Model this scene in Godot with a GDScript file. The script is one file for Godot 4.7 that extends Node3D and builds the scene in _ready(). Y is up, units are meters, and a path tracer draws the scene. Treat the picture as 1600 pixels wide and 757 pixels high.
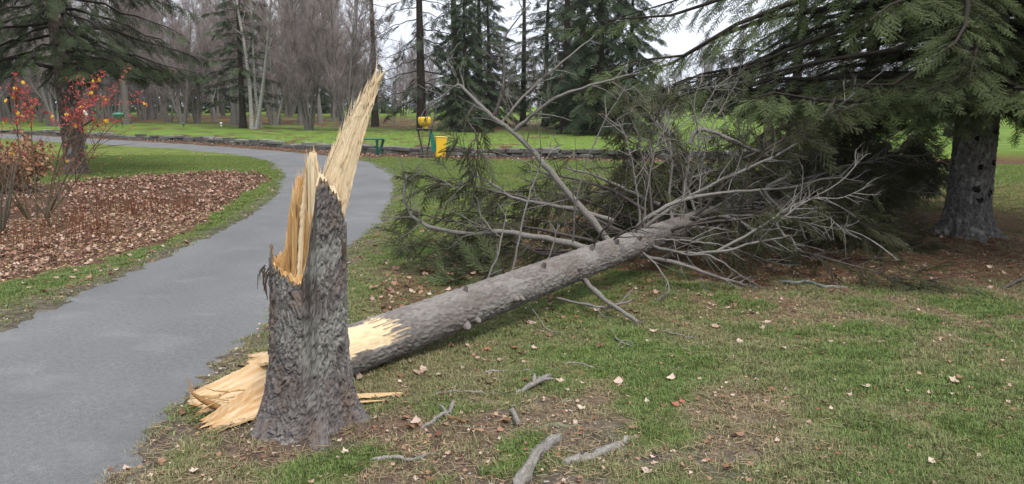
extends Node3D
# A broken spruce beside a park path: the stump, the fallen trunk, the lawn and the wood behind.

var rng := RandomNumberGenerator.new()
var taken := {}
var M := {}

# ---------------------------------------------------------------- mesh buffer
class Buf:
	var v := PackedVector3Array()
	var n := PackedVector3Array()
	var c := PackedColorArray()
	var t := PackedVector2Array()
	var i := PackedInt32Array()
	func vert(p: Vector3, nn: Vector3, col: Color, uv := Vector2.ZERO) -> int:
		v.append(p); n.append(nn); c.append(col); t.append(uv)
		return v.size() - 1
	func tri(a: int, b: int, d: int) -> void:
		i.append(a); i.append(b); i.append(d)
	func flat(a: Vector3, b: Vector3, d: Vector3, col: Color) -> void:
		var nn := (d - a).cross(b - a).normalized()
		var k := v.size()
		v.append(a); v.append(b); v.append(d)
		n.append(nn); n.append(nn); n.append(nn)
		c.append(col); c.append(col); c.append(col)
		t.append(Vector2.ZERO); t.append(Vector2.ZERO); t.append(Vector2.ZERO)
		i.append(k); i.append(k + 1); i.append(k + 2)
	# closed tapering tube along points
	func tube(pts: PackedVector3Array, rad: PackedFloat32Array, sides: int, col: Color) -> void:
		var k := v.size()
		var m := pts.size()
		var side := Vector3.ZERO
		for a in m:
			var dir: Vector3 = (pts[mini(a + 1, m - 1)] - pts[maxi(a - 1, 0)])
			if dir.length_squared() < 1e-12:
				dir = Vector3.UP
			dir = dir.normalized()
			if a == 0:
				side = dir.cross(Vector3.UP if absf(dir.y) < 0.9 else Vector3.RIGHT).normalized()
			else:
				side = (side - dir * side.dot(dir)).normalized()
			var up := dir.cross(side)
			for b in sides:
				var an := TAU * b / sides
				var nn := side * cos(an) + up * sin(an)
				v.append(pts[a] + nn * rad[a]); n.append(nn); c.append(col); t.append(Vector2(float(b) / sides, a))
		for a in m - 1:
			for b in sides:
				var p := k + a * sides + b
				var q := k + a * sides + (b + 1) % sides
				i.append(p); i.append(q); i.append(p + sides)
				i.append(q); i.append(q + sides); i.append(p + sides)
		var e0 := (pts[0] - pts[1]).normalized()
		var e1 := (pts[m - 1] - pts[m - 2]).normalized()
		var c0 := vert(pts[0], e0, col)
		var c1 := vert(pts[m - 1], e1, col)
		for b in sides:
			i.append(c0); i.append(k + (b + 1) % sides); i.append(k + b)
			i.append(c1); i.append(k + (m - 1) * sides + b); i.append(k + (m - 1) * sides + (b + 1) % sides)
	# thin twig that runs to a point
	func spike(a: Vector3, b: Vector3, r: float, col: Color) -> void:
		var dir := (b - a).normalized()
		var s := dir.cross(Vector3.UP if absf(dir.y) < 0.9 else Vector3.RIGHT).normalized()
		var u := dir.cross(s)
		var k := v.size()
		for q in 3:
			var an := TAU * q / 3.0
			var nn := s * cos(an) + u * sin(an)
			v.append(a + nn * r); n.append(nn); c.append(col); t.append(Vector2.ZERO)
		v.append(b); n.append(dir); c.append(col); t.append(Vector2.ZERO)
		for q in 3:
			i.append(k + q); i.append(k + (q + 1) % 3); i.append(k + 3)
	# chamfered box
	func box(x: Transform3D, size: Vector3, ch: float, col: Color) -> void:
		var h := size * 0.5
		for ax in 3:
			for sg in [-1.0, 1.0]:
				var nn := Vector3.ZERO; nn[ax] = sg
				var a1 := (ax + 1) % 3
				var a2 := (ax + 2) % 3
				var k := v.size()
				for q in [[-1, -1], [1, -1], [1, 1], [-1, 1]]:
					var p := Vector3.ZERO
					p[ax] = sg * h[ax]
					p[a1] = q[0] * (h[a1] - ch)
					p[a2] = q[1] * (h[a2] - ch)
					vert(x * p, (x.basis * nn).normalized(), col, Vector2(p[a1], p[a2]))
				if sg > 0:
					tri(k, k + 2, k + 1); tri(k, k + 3, k + 2)
				else:
					tri(k, k + 1, k + 2); tri(k, k + 2, k + 3)
		# chamfer strips along the 12 edges
		for ax in 3:
			var a1 := (ax + 1) % 3
			var a2 := (ax + 2) % 3
			for s1 in [-1.0, 1.0]:
				for s2 in [-1.0, 1.0]:
					var pts := []
					for e in [-1.0, 1.0]:
						var p := Vector3.ZERO
						p[ax] = e * (h[ax] - ch); p[a1] = s1 * h[a1]; p[a2] = s2 * (h[a2] - ch)
						var q := Vector3.ZERO
						q[ax] = e * (h[ax] - ch); q[a1] = s1 * (h[a1] - ch); q[a2] = s2 * h[a2]
						pts.append(x * p); pts.append(x * q)
					var nn := Vector3.ZERO; nn[a1] = s1; nn[a2] = s2
					nn = (x.basis * nn).normalized()
					var k := v.size()
					for p in pts:
						vert(p, nn, col)
					tri(k, k + 1, k + 2); tri(k + 1, k + 3, k + 2)
	func smooth() -> void:
		n.fill(Vector3.ZERO)
		for k in range(0, i.size(), 3):
			var a := v[i[k]]
			var nn := (v[i[k + 2]] - a).cross(v[i[k + 1]] - a)
			n[i[k]] += nn; n[i[k + 1]] += nn; n[i[k + 2]] += nn
		for k in n.size():
			n[k] = n[k].normalized() if n[k].length_squared() > 1e-20 else Vector3.UP
	# turn every face so that its front agrees with its normals
	func face() -> void:
		for k in range(0, i.size(), 3):
			var a := i[k]
			var b := i[k + 1]
			var d := i[k + 2]
			var p := v[a]
			if (v[d] - p).cross(v[b] - p).dot(n[a] + n[b] + n[d]) < 0.0:
				i[k + 1] = d
				i[k + 2] = b
	func mesh(mat: Material) -> ArrayMesh:
		face()
		var arr := []
		arr.resize(Mesh.ARRAY_MAX)
		arr[Mesh.ARRAY_VERTEX] = v
		arr[Mesh.ARRAY_NORMAL] = n
		arr[Mesh.ARRAY_COLOR] = c
		arr[Mesh.ARRAY_TEX_UV] = t
		arr[Mesh.ARRAY_INDEX] = i
		var m := ArrayMesh.new()
		m.add_surface_from_arrays(Mesh.PRIMITIVE_TRIANGLES, arr)
		m.surface_set_material(0, mat)
		return m

# ---------------------------------------------------------------- node helpers
func numbered(called: String) -> String:
	taken[called] = taken.get(called, -1) + 1
	return called if taken[called] == 0 else "%s_%03d" % [called, taken[called]]

func tag(o: Node, label := "", category := "", group := "", kind := "") -> Node:
	if label: o.set_meta("label", label)
	if category: o.set_meta("category", category)
	if group: o.set_meta("group", group)
	if kind: o.set_meta("kind", kind)
	return o

func thing(called: String, at: Vector3, label: String, category: String, group := "") -> Node3D:
	var o := Node3D.new()
	o.name = numbered(called)
	add_child(o, true)
	o.position = at
	tag(o, label, category, group)
	return o

func part(called: String, m: Mesh, parent: Node) -> MeshInstance3D:
	var o := MeshInstance3D.new()
	o.name = called if parent != self else numbered(called)
	o.mesh = m
	parent.add_child(o, true)
	return o

func many(called: String, m: Mesh, places: Array, tints: PackedColorArray, parent: Node) -> MultiMeshInstance3D:
	var mm := MultiMesh.new()
	mm.transform_format = MultiMesh.TRANSFORM_3D
	mm.use_colors = true
	mm.mesh = m
	mm.instance_count = places.size()
	for k in places.size():
		mm.set_instance_transform(k, places[k])
		mm.set_instance_color(k, tints[k])
	var o := MultiMeshInstance3D.new()
	o.name = called if parent != self else numbered(called)
	o.multimesh = mm
	parent.add_child(o, true)
	o.set_meta("kind", "stuff")
	return o

func noise(sd: int, freq: float, type := FastNoiseLite.TYPE_SIMPLEX_SMOOTH, oct := 1) -> FastNoiseLite:
	var f := FastNoiseLite.new()
	f.seed = sd
	f.frequency = freq
	f.noise_type = type
	if oct > 1:
		f.fractal_type = FastNoiseLite.FRACTAL_FBM
		f.fractal_octaves = oct
	else:
		f.fractal_type = FastNoiseLite.FRACTAL_NONE
	return f

func lin(r: float, g: float, b: float) -> Color:
	return Color(r, g, b).linear_to_srgb()

func vmat(called: String, rough: float, spec := 0.3) -> StandardMaterial3D:
	var m := StandardMaterial3D.new()
	m.resource_name = called
	m.vertex_color_use_as_albedo = true
	m.roughness = rough
	m.metallic_specular = spec
	return m

# grey noise picture, values lo..hi, for mottling on top of vertex colours
func mottle(size: int, sd: int, freqs: Array, weights: Array, lo: float, hi: float, stretch := Vector2.ONE) -> ImageTexture:
	var im := Image.create(size, size, false, Image.FORMAT_RGB8)
	var fs := []
	for f in freqs:
		fs.append(noise(sd + fs.size(), f))
	for y in size:
		for x in size:
			# torus mapping keeps the picture seamless
			var s := 0.0
			for k in fs.size():
				var per: float = size
				var fx := x / per
				var fy := y / per
				var a: float = fs[k].get_noise_2d(x * stretch.x, y * stretch.y)
				var b: float = fs[k].get_noise_2d((x - size) * stretch.x, y * stretch.y)
				var c2: float = fs[k].get_noise_2d(x * stretch.x, (y - size) * stretch.y)
				var d2: float = fs[k].get_noise_2d((x - size) * stretch.x, (y - size) * stretch.y)
				s += weights[k] * lerpf(lerpf(a, b, fx), lerpf(c2, d2, fx), fy)
			var g := clampf(lerpf(lo, hi, 0.5 + s * 0.7), 0.0, 1.0)
			im.set_pixel(x, y, Color(g, g, g))
	return ImageTexture.create_from_image(im)

# ---------------------------------------------------------------- lie of the land
var path_right := [Vector2(-1.8, 4), Vector2(-1.8, 0), Vector2(-1.81, -3.09), Vector2(-1.84, -3.83), Vector2(-1.92, -4.77), Vector2(-1.99, -5.86), Vector2(-2.0, -6.72), Vector2(-1.88, -8.2), Vector2(-1.9, -10.5), Vector2(-2.27, -14.5), Vector2(-2.84, -17.9), Vector2(-4.1, -22), Vector2(-5.3, -24.2), Vector2(-7.9, -27.2), Vector2(-13.6, -32.6), Vector2(-24.5, -41.2), Vector2(-60, -68)]
var path_left := [Vector2(-3.6, 4), Vector2(-3.65, 0), Vector2(-3.66, -5.3), Vector2(-3.65, -6.6), Vector2(-3.68, -8.8), Vector2(-3.83, -11.5), Vector2(-4.34, -14.5), Vector2(-5.18, -17.9), Vector2(-6.7, -22), Vector2(-9.1, -25.8), Vector2(-12.4, -29.2), Vector2(-16.8, -32.6), Vector2(-22, -36.2), Vector2(-60, -64)]
var wall_line := [Vector2(-60, -67.5), Vector2(-26, -43.4), Vector2(-18.9, -38.3), Vector2(-13, -33.9), Vector2(-8.4, -29.6), Vector2(-4.24, -26.1), Vector2(-1.63, -24.9), Vector2(3.93, -23.84), Vector2(6.72, -23.4), Vector2(14, -22.6), Vector2(40, -20)]
var xl := PackedFloat32Array()
var xr := PackedFloat32Array()
var land := noise(3, 0.35)
var bump := noise(4, 2.4)
var grit := noise(5, 11.0)
var blot := noise(6, 0.55, FastNoiseLite.TYPE_SIMPLEX_SMOOTH, 3)
var blot2 := noise(7, 1.5, FastNoiseLite.TYPE_SIMPLEX_SMOOTH, 3)
var fine := noise(8, 7.0, FastNoiseLite.TYPE_SIMPLEX_SMOOTH, 2)
var bed := PackedVector2Array([Vector2(-16, -6.3), Vector2(-4.75, -6.75), Vector2(-4.3, -7.5), Vector2(-4.15, -8.6), Vector2(-4.12, -9.8), Vector2(-4.6, -12.5), Vector2(-4.95, -15), Vector2(-5.3, -17), Vector2(-6.2, -18.6), Vector2(-8.3, -18.2), Vector2(-9.2, -16.4), Vector2(-11, -15.2), Vector2(-16, -14.6)])

func along(line: Array, z: float) -> float:
	for k in line.size() - 1:
		var a: Vector2 = line[k]
		var b: Vector2 = line[k + 1]
		if z >= b.y:
			return lerpf(a.x, b.x, (a.y - z) / (a.y - b.y))
	return line[-1].x

func path_tables() -> void:
	for k in 1400:
		xl.append(0.25 * (along(path_left, 3.6 - k * 0.05) + along(path_left, 3.0 - k * 0.05) + along(path_left, 2.4 - k * 0.05) + along(path_left, 4.0 - k * 0.05)))
		xr.append(0.25 * (along(path_right, 3.6 - k * 0.05) + along(path_right, 3.0 - k * 0.05) + along(path_right, 2.4 - k * 0.05) + along(path_right, 4.0 - k * 0.05)))

# how far inside the path (negative: outside), in metres, roughly across it
func in_path(x: float, z: float) -> float:
	if z > 2.0:
		z = 2.0
	if z < -64:
		return -9.0
	var f := (3.2 - z) / 0.05
	var k := clampi(int(f), 0, 1398)
	var a := lerpf(xl[k], xl[k + 1], f - k)
	var b := lerpf(xr[k], xr[k + 1], f - k)
	var e := maxi(k - 10, 0)
	var g := mini(k + 10, 1398)
	var slope := absf((xl[g] + xr[g] - xl[e] - xr[e]) * 0.5 / ((g - e) * 0.05))
	return minf(x - a, b - x) / sqrt(1.0 + slope * slope)

func wall_z(x: float) -> float:
	for k in wall_line.size() - 1:
		var a: Vector2 = wall_line[k]
		var b: Vector2 = wall_line[k + 1]
		if x <= b.x:
			return lerpf(a.y, b.y, clampf((x - a.x) / (b.x - a.x), 0, 1))
	return wall_line[-1].y

func gh(x: float, z: float) -> float:
	var near: float = clampf(1.0 - (-z - 14.0) / 12.0, 0, 1)
	var h: float = 0.02 * land.get_noise_2d(x, z) + near * (0.012 * bump.get_noise_2d(x, z) + 0.005 * grit.get_noise_2d(x, z))
	h += 0.015
	var p := in_path(x, z) + 0.09 * bump.get_noise_2d(x * 1.7 + 40, z * 1.7) + 0.045 * grit.get_noise_2d(x, z)
	h -= 0.075 * smoothstep(-0.12, 0.10, p)
	var over := wall_z(x) - z
	h += 0.27 * smoothstep(0.1, 0.45, over)
	if over > 0:
		# far lawns swell a little to the right
		h += 0.75 * smoothstep(3, 16, x) * smoothstep(8.0, 24.0, over)
		h += 0.25 * smoothstep(18, 60, over)
	# soil heaped at the foot of the stump and of the standing spruce
	h += 0.05 * exp(-Vector2(x + 1.02, z + 3.68).length_squared() / 0.16)
	h += 0.12 * exp(-Vector2(x - 5.3, z + 8.95).length_squared() / 0.5)
	return h

func blob(x: float, z: float, cx: float, cz: float, rx: float, rz: float) -> float:
	return clampf(1.4 - sqrt((x - cx) * (x - cx) / (rx * rx) + (z - cz) * (z - cz) / (rz * rz)), 0, 1)

# ground cover shares at a place: [bare soil, dry needles, leaf litter, short green lawn, grass density, dryness]
func cover(x: float, z: float) -> Array:
	var b1 := blot.get_noise_2d(x, z)
	var b2 := blot2.get_noise_2d(x, z)
	var over := wall_z(x) - z
	if over > 0.2:
		var leafy: float = smoothstep(0.1, 0.35, b1 + 0.35 * b2 + 0.6 * smoothstep(14, 22, over) * (1.0 - smoothstep(34, 50, over)) - 0.12 - 0.9 * smoothstep(0, 8, x))
		return [0.0, leafy * 0.35, leafy * 0.55, 1.0 - leafy, 0.0, 0.0]
	var soil := 0.0
	var needle := 0.0
	var litter := 0.0
	# worn ground in the foreground
	soil = maxf(soil, blob(x, z, 0.05, -3.25, 1.25, 0.8) * smoothstep(-0.5, 0.2, b2 + b1 * 0.5))
	needle = maxf(needle, blob(x, z, 0.9, -3.9, 1.6, 0.6) * smoothstep(-0.2, 0.4, b2 * 0.8 - b1 * 0.3))
	needle = maxf(needle, blob(x, z, -0.6, -3.5, 0.9, 0.5) * smoothstep(-0.25, 0.3, b2))
	needle = maxf(needle, blob(x, z, 3.3, -6.0, 2.0, 1.4) * smoothstep(-0.1, 0.5, b2 + 0.2))
	soil = maxf(soil, 0.8 * smoothstep(0.2, 0.6, blob(x, z, -1.0, -3.6, 0.42, 0.36) + 0.35 * b2))
	# brown needle carpet under the standing spruce
	needle = maxf(needle, smoothstep(0.1, 0.55, blob(x, z, 5.4, -9.2, 3.9, 2.9) + 0.3 * b2))
	needle = maxf(needle, 0.8 * smoothstep(0.2, 0.7, blob(x, z, 6, -14, 6, 6) + 0.4 * b1))
	# leaves blown against the fallen crown
	litter = maxf(litter, 0.85 * smoothstep(0.35, 0.9, blob(x, z, -0.62, -7.0, 0.75, 2.0) + 0.4 * b2))
	litter = maxf(litter, 0.45 * smoothstep(0.3, 0.9, blob(x, z, 1.2, -6.2, 1.4, 0.8) + 0.4 * b2))
	litter = maxf(litter, 0.9 * smoothstep(0.2, 0.7, blob(x, z, 2.5, -9.2, 3.4, 2.4) + 0.3 * b2))
	# strip of leaves between path and wall
	if over > -2.6 and z < -20:
		var p0 := in_path(x, z)
		if x < -4:
			litter = maxf(litter, smoothstep(-0.1, 0.05, -p0))
		else:
			litter = maxf(litter, smoothstep(-2.1, -1.4, over + 0.4 * b2))
	# left bed
	if x < -3.5 and z < -5 and z > -20:
		var e := Vector2(x + 0.22 * b2, z + 0.3 * b2)
		if Geometry2D.is_point_in_polygon(e, bed):
			litter = 1.0
	# crumbly margin of the path
	var p := in_path(x, z)
	if p > -0.6 and z > -24:
		var edge: float = smoothstep(-0.42, -0.16, p + 0.22 * b2)
		soil = maxf(soil, edge * 0.85)
	var green: float = clampf(1.0 - soil - needle - litter, 0, 1)
	var dry: float = clampf(0.34 + 0.8 * b1 + 0.3 * b2, 0, 1)
	dry *= 1.0 - 0.65 * smoothstep(1.0, 2.6, x) * smoothstep(-5.6, -4.0, z)
	if x < -3.6:
		dry *= 0.35
	dry = clampf(dry - 0.45 * smoothstep(-12, -15, z), 0, 1)
	return [soil, needle, litter, green, green * (1.0 - 0.45 * dry) + needle * (0.07 if z < -6.8 else 0.2) + soil * 0.06, dry]

func ground_colour(x: float, z: float) -> Color:
	var k := cover(x, z)
	var f := fine.get_noise_2d(x, z)
	var over := wall_z(x) - z
	var lawn := Color(0.12, 0.165, 0.045).lerp(Color(0.205, 0.185, 0.105), k[5])
	if z < -12:
		lawn = Color(0.165, 0.215, 0.05).lerp(Color(0.20, 0.195, 0.075), k[5])
	if over > 0.2:
		lawn = Color(0.15, 0.265, 0.045).lerp(Color(0.19, 0.265, 0.06), clampf(0.5 + blot2.get_noise_2d(x * 0.4, z * 0.4), 0, 1))
		lawn = lawn.lerp(Color(0.13, 0.17, 0.05), 0.6 * smoothstep(6, 16, over + 3.0 * blot.get_noise_2d(x * .3, z * .3)) * (1.0 - smoothstep(2, 8, x)))
		lawn = lawn.lerp(Color(0.17, 0.28, 0.04), smoothstep(40, 60, over))
	var s: Color = lawn * k[3]
	s += Color(0.13, 0.112, 0.1) * k[0]
	s += (Color(0.165, 0.095, 0.062) if z < -6.8 or x < 0 else Color(0.20, 0.15, 0.10)) * k[1]
	s += Color(0.135, 0.08, 0.053) * k[2]
	var w: float = maxf(k[0] + k[1] + k[2] + k[3], 0.01)
	s = s * (1.0 / w)
	# gravel turn-off at the bend
	var g := Vector2((x + 2.9) / 1.5, (z + 20.3) / 2.9).length() + 0.3 * blot2.get_noise_2d(x, z)
	if over < 0 and g < 1.15:
		s = s.lerp(Color(0.17, 0.165, 0.165), 1.0 - smoothstep(0.8, 1.1, g))
	s = s * (1.0 + 0.42 * f + 0.25 * blot2.get_noise_2d(x * 4.0, z * 4.0))
	s.a = 1.0
	return s

# ---------------------------------------------------------------- start
func _ready() -> void:
	rng.seed = 4711
	# camera
	var cam := Camera3D.new()
	cam.name = "camera"
	cam.position = Vector3(0, 1.6, 0)
	cam.rotation_degrees = Vector3(-10, 0, 0)
	cam.fov = 34.76
	cam.near = 0.05
	cam.far = 900
	add_child(cam)
	cam.current = true
	# overcast sky
	var env := Environment.new()
	env.background_mode = Environment.BG_SKY
	var sm := ProceduralSkyMaterial.new()
	sm.sky_top_color = lin(0.62, 0.64, 0.68)
	sm.sky_horizon_color = lin(0.33, 0.36, 0.415)
	sm.sky_curve = 0.15
	sm.ground_bottom_color = lin(0.12, 0.13, 0.08)
	sm.ground_horizon_color = lin(0.3, 0.32, 0.3)
	sm.sky_cover = cloud_cover()
	sm.sky_cover_modulate = Color(1, 1, 1, 1)
	var sky := Sky.new()
	sky.sky_material = sm
	env.sky = sky
	env.tonemap_mode = Environment.TONE_MAPPER_LINEAR
	env.tonemap_exposure = 2.4
	env.fog_enabled = true
	env.fog_density = 0.0002
	env.fog_light_color = lin(0.75, 0.77, 0.82)
	env.sdfgi_enabled = true
	env.ssao_enabled = true
	env.ssil_enabled = true
	var we := WorldEnvironment.new()
	we.name = "world"
	we.environment = env
	add_child(we)
	var sun := DirectionalLight3D.new()
	sun.name = "sun"
	sun.light_energy = 0.5
	sun.light_angular_distance = 14
	sun.light_color = Color(1.0, 0.97, 0.92)
	sun.sky_mode = DirectionalLight3D.SKY_MODE_LIGHT_ONLY
	sun.shadow_enabled = true
	sun.rotation_degrees = Vector3(-58, 28, 0)
	add_child(sun)

	path_tables()
	materials()
	build_ground()
	print("ground ", Time.get_ticks_msec())
	build_path()
	build_wall()
	build_tee()
	print("wall ", Time.get_ticks_msec())
	build_wood()
	print("wood ", Time.get_ticks_msec())
	build_near_spruces()
	print("spruces ", Time.get_ticks_msec())
	build_shrubs()
	build_stump()
	print("stump ", Time.get_ticks_msec())
	build_fallen()
	print("fallen ", Time.get_ticks_msec())
	build_roots()
	build_leaves()
	print("leaves ", Time.get_ticks_msec())
	build_grass()
	print("grass ", Time.get_ticks_msec())

func cloud_cover() -> ImageTexture:
	var im := Image.create(512, 256, false, Image.FORMAT_RGBA8)
	var f := noise(31, 1.6, FastNoiseLite.TYPE_SIMPLEX_SMOOTH, 4)
	for y in 256:
		var lat := PI * (0.5 - (y + 0.5) / 256.0)
		for x in 512:
			var lon := TAU * x / 512.0
			var d := Vector3(cos(lat) * cos(lon), sin(lat) * 2.2, cos(lat) * sin(lon))
			var s: float = smoothstep(-0.25, 0.45, f.get_noise_3dv(d))
			im.set_pixel(x, y, Color(0.26, 0.26, 0.26, s))
	return ImageTexture.create_from_image(im)

func materials() -> void:
	var g := vmat("earth and turf", 0.95, 0.2)
	g.albedo_texture = mottle(256, 50, [0.06, 0.19, 0.45], [0.5, 0.5, 0.5], 0.55, 1.0)
	g.uv1_triplanar = true
	g.uv1_world_triplanar = true
	g.uv1_scale = Vector3(0.9, 0.9, 0.9)
	M.ground = g
	var a := vmat("asphalt", 0.9, 0.35)
	a.albedo_texture = mottle(256, 60, [0.5, 0.22, 0.06], [0.75, 0.35, 0.2], 0.6, 1.0)
	a.uv1_triplanar = true
	a.uv1_world_triplanar = true
	a.uv1_scale = Vector3(1.3, 1.3, 1.3)
	a.heightmap_enabled = true
	a.heightmap_texture = a.albedo_texture
	a.heightmap_scale = 0.6
	M.asphalt = a
	M.bark = vmat("bark", 0.92, 0.25)
	var b := vmat("bark of far trunks", 0.95, 0.2)
	b.albedo_texture = mottle(128, 70, [0.12, 0.4], [0.7, 0.6], 0.45, 1.0, Vector2(1, 0.3))
	b.uv1_triplanar = true
	b.uv1_scale = Vector3(1.6, 1.6, 1.6)
	M.bark_far = b
	var t := vmat("grey twigs", 0.9, 0.25)
	t.albedo_texture = mottle(128, 75, [0.1, 0.35], [0.7, 0.5], 0.55, 1.0)
	t.uv1_triplanar = true
	t.uv1_scale = Vector3(5, 5, 5)
	M.twig = t
	var w := vmat("torn wood", 0.75, 0.35)
	w.albedo_texture = mottle(256, 80, [0.12, 0.35], [0.6, 0.5], 0.8, 1.0, Vector2(1.0, 0.06))
	w.uv1_scale = Vector3(2.0, 0.6, 1)
	w.heightmap_enabled = true
	w.heightmap_texture = w.albedo_texture
	w.heightmap_scale = 0.5
	M.wood = w
	var n := vmat("needles", 0.65, 0.35)
	n.backlight_enabled = true
	n.backlight = lin(0.03, 0.05, 0.015)
	M.needle = n
	var gr := vmat("grass blades", 0.6, 0.35)
	gr.backlight_enabled = true
	gr.backlight = lin(0.06, 0.09, 0.02)
	M.grass = gr
	var lf := vmat("dead leaves", 0.7, 0.35)
	lf.backlight_enabled = true
	lf.backlight = lin(0.05, 0.03, 0.015)
	M.leaf = lf
	var st := vmat("field stone", 0.92, 0.3)
	st.albedo_texture = mottle(128, 90, [0.1, 0.35], [0.7, 0.5], 0.5, 1.0)
	st.uv1_triplanar = true
	st.uv1_scale = Vector3(3, 3, 3)
	M.stone = st
	M.paint = vmat("paint", 0.5, 0.45)
	M.iron = vmat("black iron", 0.55, 0.5)
	var cl := vmat("cloth", 0.95, 0.2)
	cl.rim_enabled = true
	cl.rim = 0.3
	M.cloth = cl

# ---------------------------------------------------------------- ground and path
func lines(dense: float, inner: float, growth: float, outer: float) -> PackedFloat32Array:
	var r := PackedFloat32Array()
	var x := 0.0
	var s := dense
	while x < outer:
		r.append(x)
		if x > inner:
			s *= growth
		x += s
	r.append(outer)
	return r

func build_ground() -> void:
	var half := lines(0.05, 4.0, 1.035, 340.0)
	var xs := PackedFloat32Array()
	for k in range(half.size() - 1, 0, -1):
		xs.append(-half[k])
	for k in half.size():
		xs.append(half[k])
	var zs := PackedFloat32Array([60.0, 20.0, 8.0, 4.0, 2.0, 1.0, 0.0, -0.8, -1.5, -2.0])
	var z := -2.3
	var s := 0.045
	while z > -420:
		zs.append(z)
		if z < -8:
			s *= 1.021
		z -= s
	var b := Buf.new()
	var w := xs.size()
	for zz in zs:
		for xx in xs:
			b.vert(Vector3(xx, gh(xx, zz), zz), Vector3.UP, ground_colour(xx, zz))
	for r in zs.size() - 1:
		for q in w - 1:
			var k := r * w + q
			b.tri(k, k + w, k + 1)
			b.tri(k + 1, k + w, k + w + 1)
	b.smooth()
	if b.n[b.n.size() / 2].y < 0:
		for k in b.n.size():
			b.n[k] = -b.n[k]
	var o := part("ground", b.mesh(M.ground), self)
	tag(o, "", "", "", "structure")

func build_path() -> void:
	var b := Buf.new()
	var stain := noise(91, 0.8, FastNoiseLite.TYPE_SIMPLEX_SMOOTH, 3)
	var scuff := noise(92, 2.2, FastNoiseLite.TYPE_SIMPLEX_SMOOTH, 3)
	var cols := 34
	var rows := 0
	var z := 2.0
	while z > -62:
		var k := int((3.2 - z) / 0.05)
		var a: float = xl[k] - 0.35
		var c: float = xr[k] + 0.35
		for q in cols + 1:
			var f := float(q) / cols
			var x := lerpf(a, c, f)
			var y: float = 0.012 * (1.0 - pow(2.0 * f - 1.0, 2.0)) - 0.004 + 0.004 * land.get_noise_2d(x * 2, z * 2)
			var st: float = stain.get_noise_2d(x, z * 0.6)
			var g: float = 0.192 + 0.035 * st
			# pale chalky scuffs, stretched along the way they were driven
			g += 0.03 * smoothstep(0.30, 0.6, scuff.get_noise_2d(x * 0.5, z * 0.9) + 0.15 * grit.get_noise_2d(x * 3.0, z * 3.0))
			b.vert(Vector3(x, y, z), Vector3.UP, Color(g * 0.97, g * 1.0, g * 1.06))
		rows += 1
		z -= 0.06 if z > -8 else 0.15
	for r in rows - 1:
		for q in cols:
			var k := r * (cols + 1) + q
			b.tri(k, k + cols + 1, k + 1)
			b.tri(k + 1, k + cols + 1, k + cols + 2)
	b.smooth()
	if b.n[40].y < 0:
		for k in b.n.size():
			b.n[k] = -b.n[k]
	tag(part("path", b.mesh(M.asphalt), self), "", "", "", "structure")

# ---------------------------------------------------------------- stone wall
func stone_mesh(sd: int, col: Color) -> ArrayMesh:
	var r := RandomNumberGenerator.new()
	r.seed = sd
	var b := Buf.new()
	b.box(Transform3D(), Vector3(1, 1, 1), 0.12, col)
	var f := noise(sd, 0.9)
	for k in b.v.size():
		var p := b.v[k]
		b.v[k] = p + 0.2 * Vector3(f.get_noise_3dv(p * 1.7), f.get_noise_3dv(p * 1.7 + Vector3(9, 2, 4)), f.get_noise_3dv(p * 1.7 + Vector3(3, 7, 1)))
	return b.mesh(M.stone)

func build_wall() -> void:
	var kinds := []
	for k in 9:
		var g := 0.14 + 0.05 * (k % 3)
		kinds.append(stone_mesh(200 + k, Color(g * 1.03, g, g * 0.95)))
	var mossy := [stone_mesh(221, Color(0.30, 0.31, 0.26)), stone_mesh(222, Color(0.36, 0.36, 0.33))]
	var wall := thing("stone_wall", Vector3(-4.24, 0, -26.1), "low dry stone wall of stacked grey rocks edging the bright green lawn", "stone wall")
	for course in 2:
		var x := -31.0 + course * 0.2
		while x < 9.0:
			var far := clampf((-wall_z(x) - 24.0) / 20.0, 0, 1)
			var len := rng.randf_range(0.34, 0.75) * (1.0 + 0.45 * far)
			var z := wall_z(x)
			var dz := wall_z(x + 0.3) - z
			var st := sqrt(1.0 + dz * dz / 0.09)
			if course == 1 and x < -8 and rng.randf() < 0.35:
				x += len / st
				continue
			var hh := rng.randf_range(0.12, 0.18) if course == 0 else rng.randf_range(0.07, 0.15)
			var top: bool = course == 1
			var m: Mesh = mossy[rng.randi() % 2] if top and x < -6 and rng.randf() < 0.55 else kinds[rng.randi() % kinds.size()]
			var o := part("stone", m, wall)
			var y := gh(x, z + 0.6)
			o.basis = Basis.from_euler(Vector3(rng.randf_range(-0.05, 0.05), atan2(-dz, 0.3) + rng.randf_range(-0.08, 0.08), rng.randf_range(-0.05, 0.05))) * Basis.from_scale(Vector3(len * 1.02, hh * 1.08, rng.randf_range(0.32, 0.46)))
			o.position = Vector3(x + len * 0.5 / st, y + (hh * 0.45 if not top else 0.13 + hh * 0.5), z + dz / 0.3 * len * 0.5 / st + rng.randf_range(-0.05, 0.05)) - wall.position
			x += len / st

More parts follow.
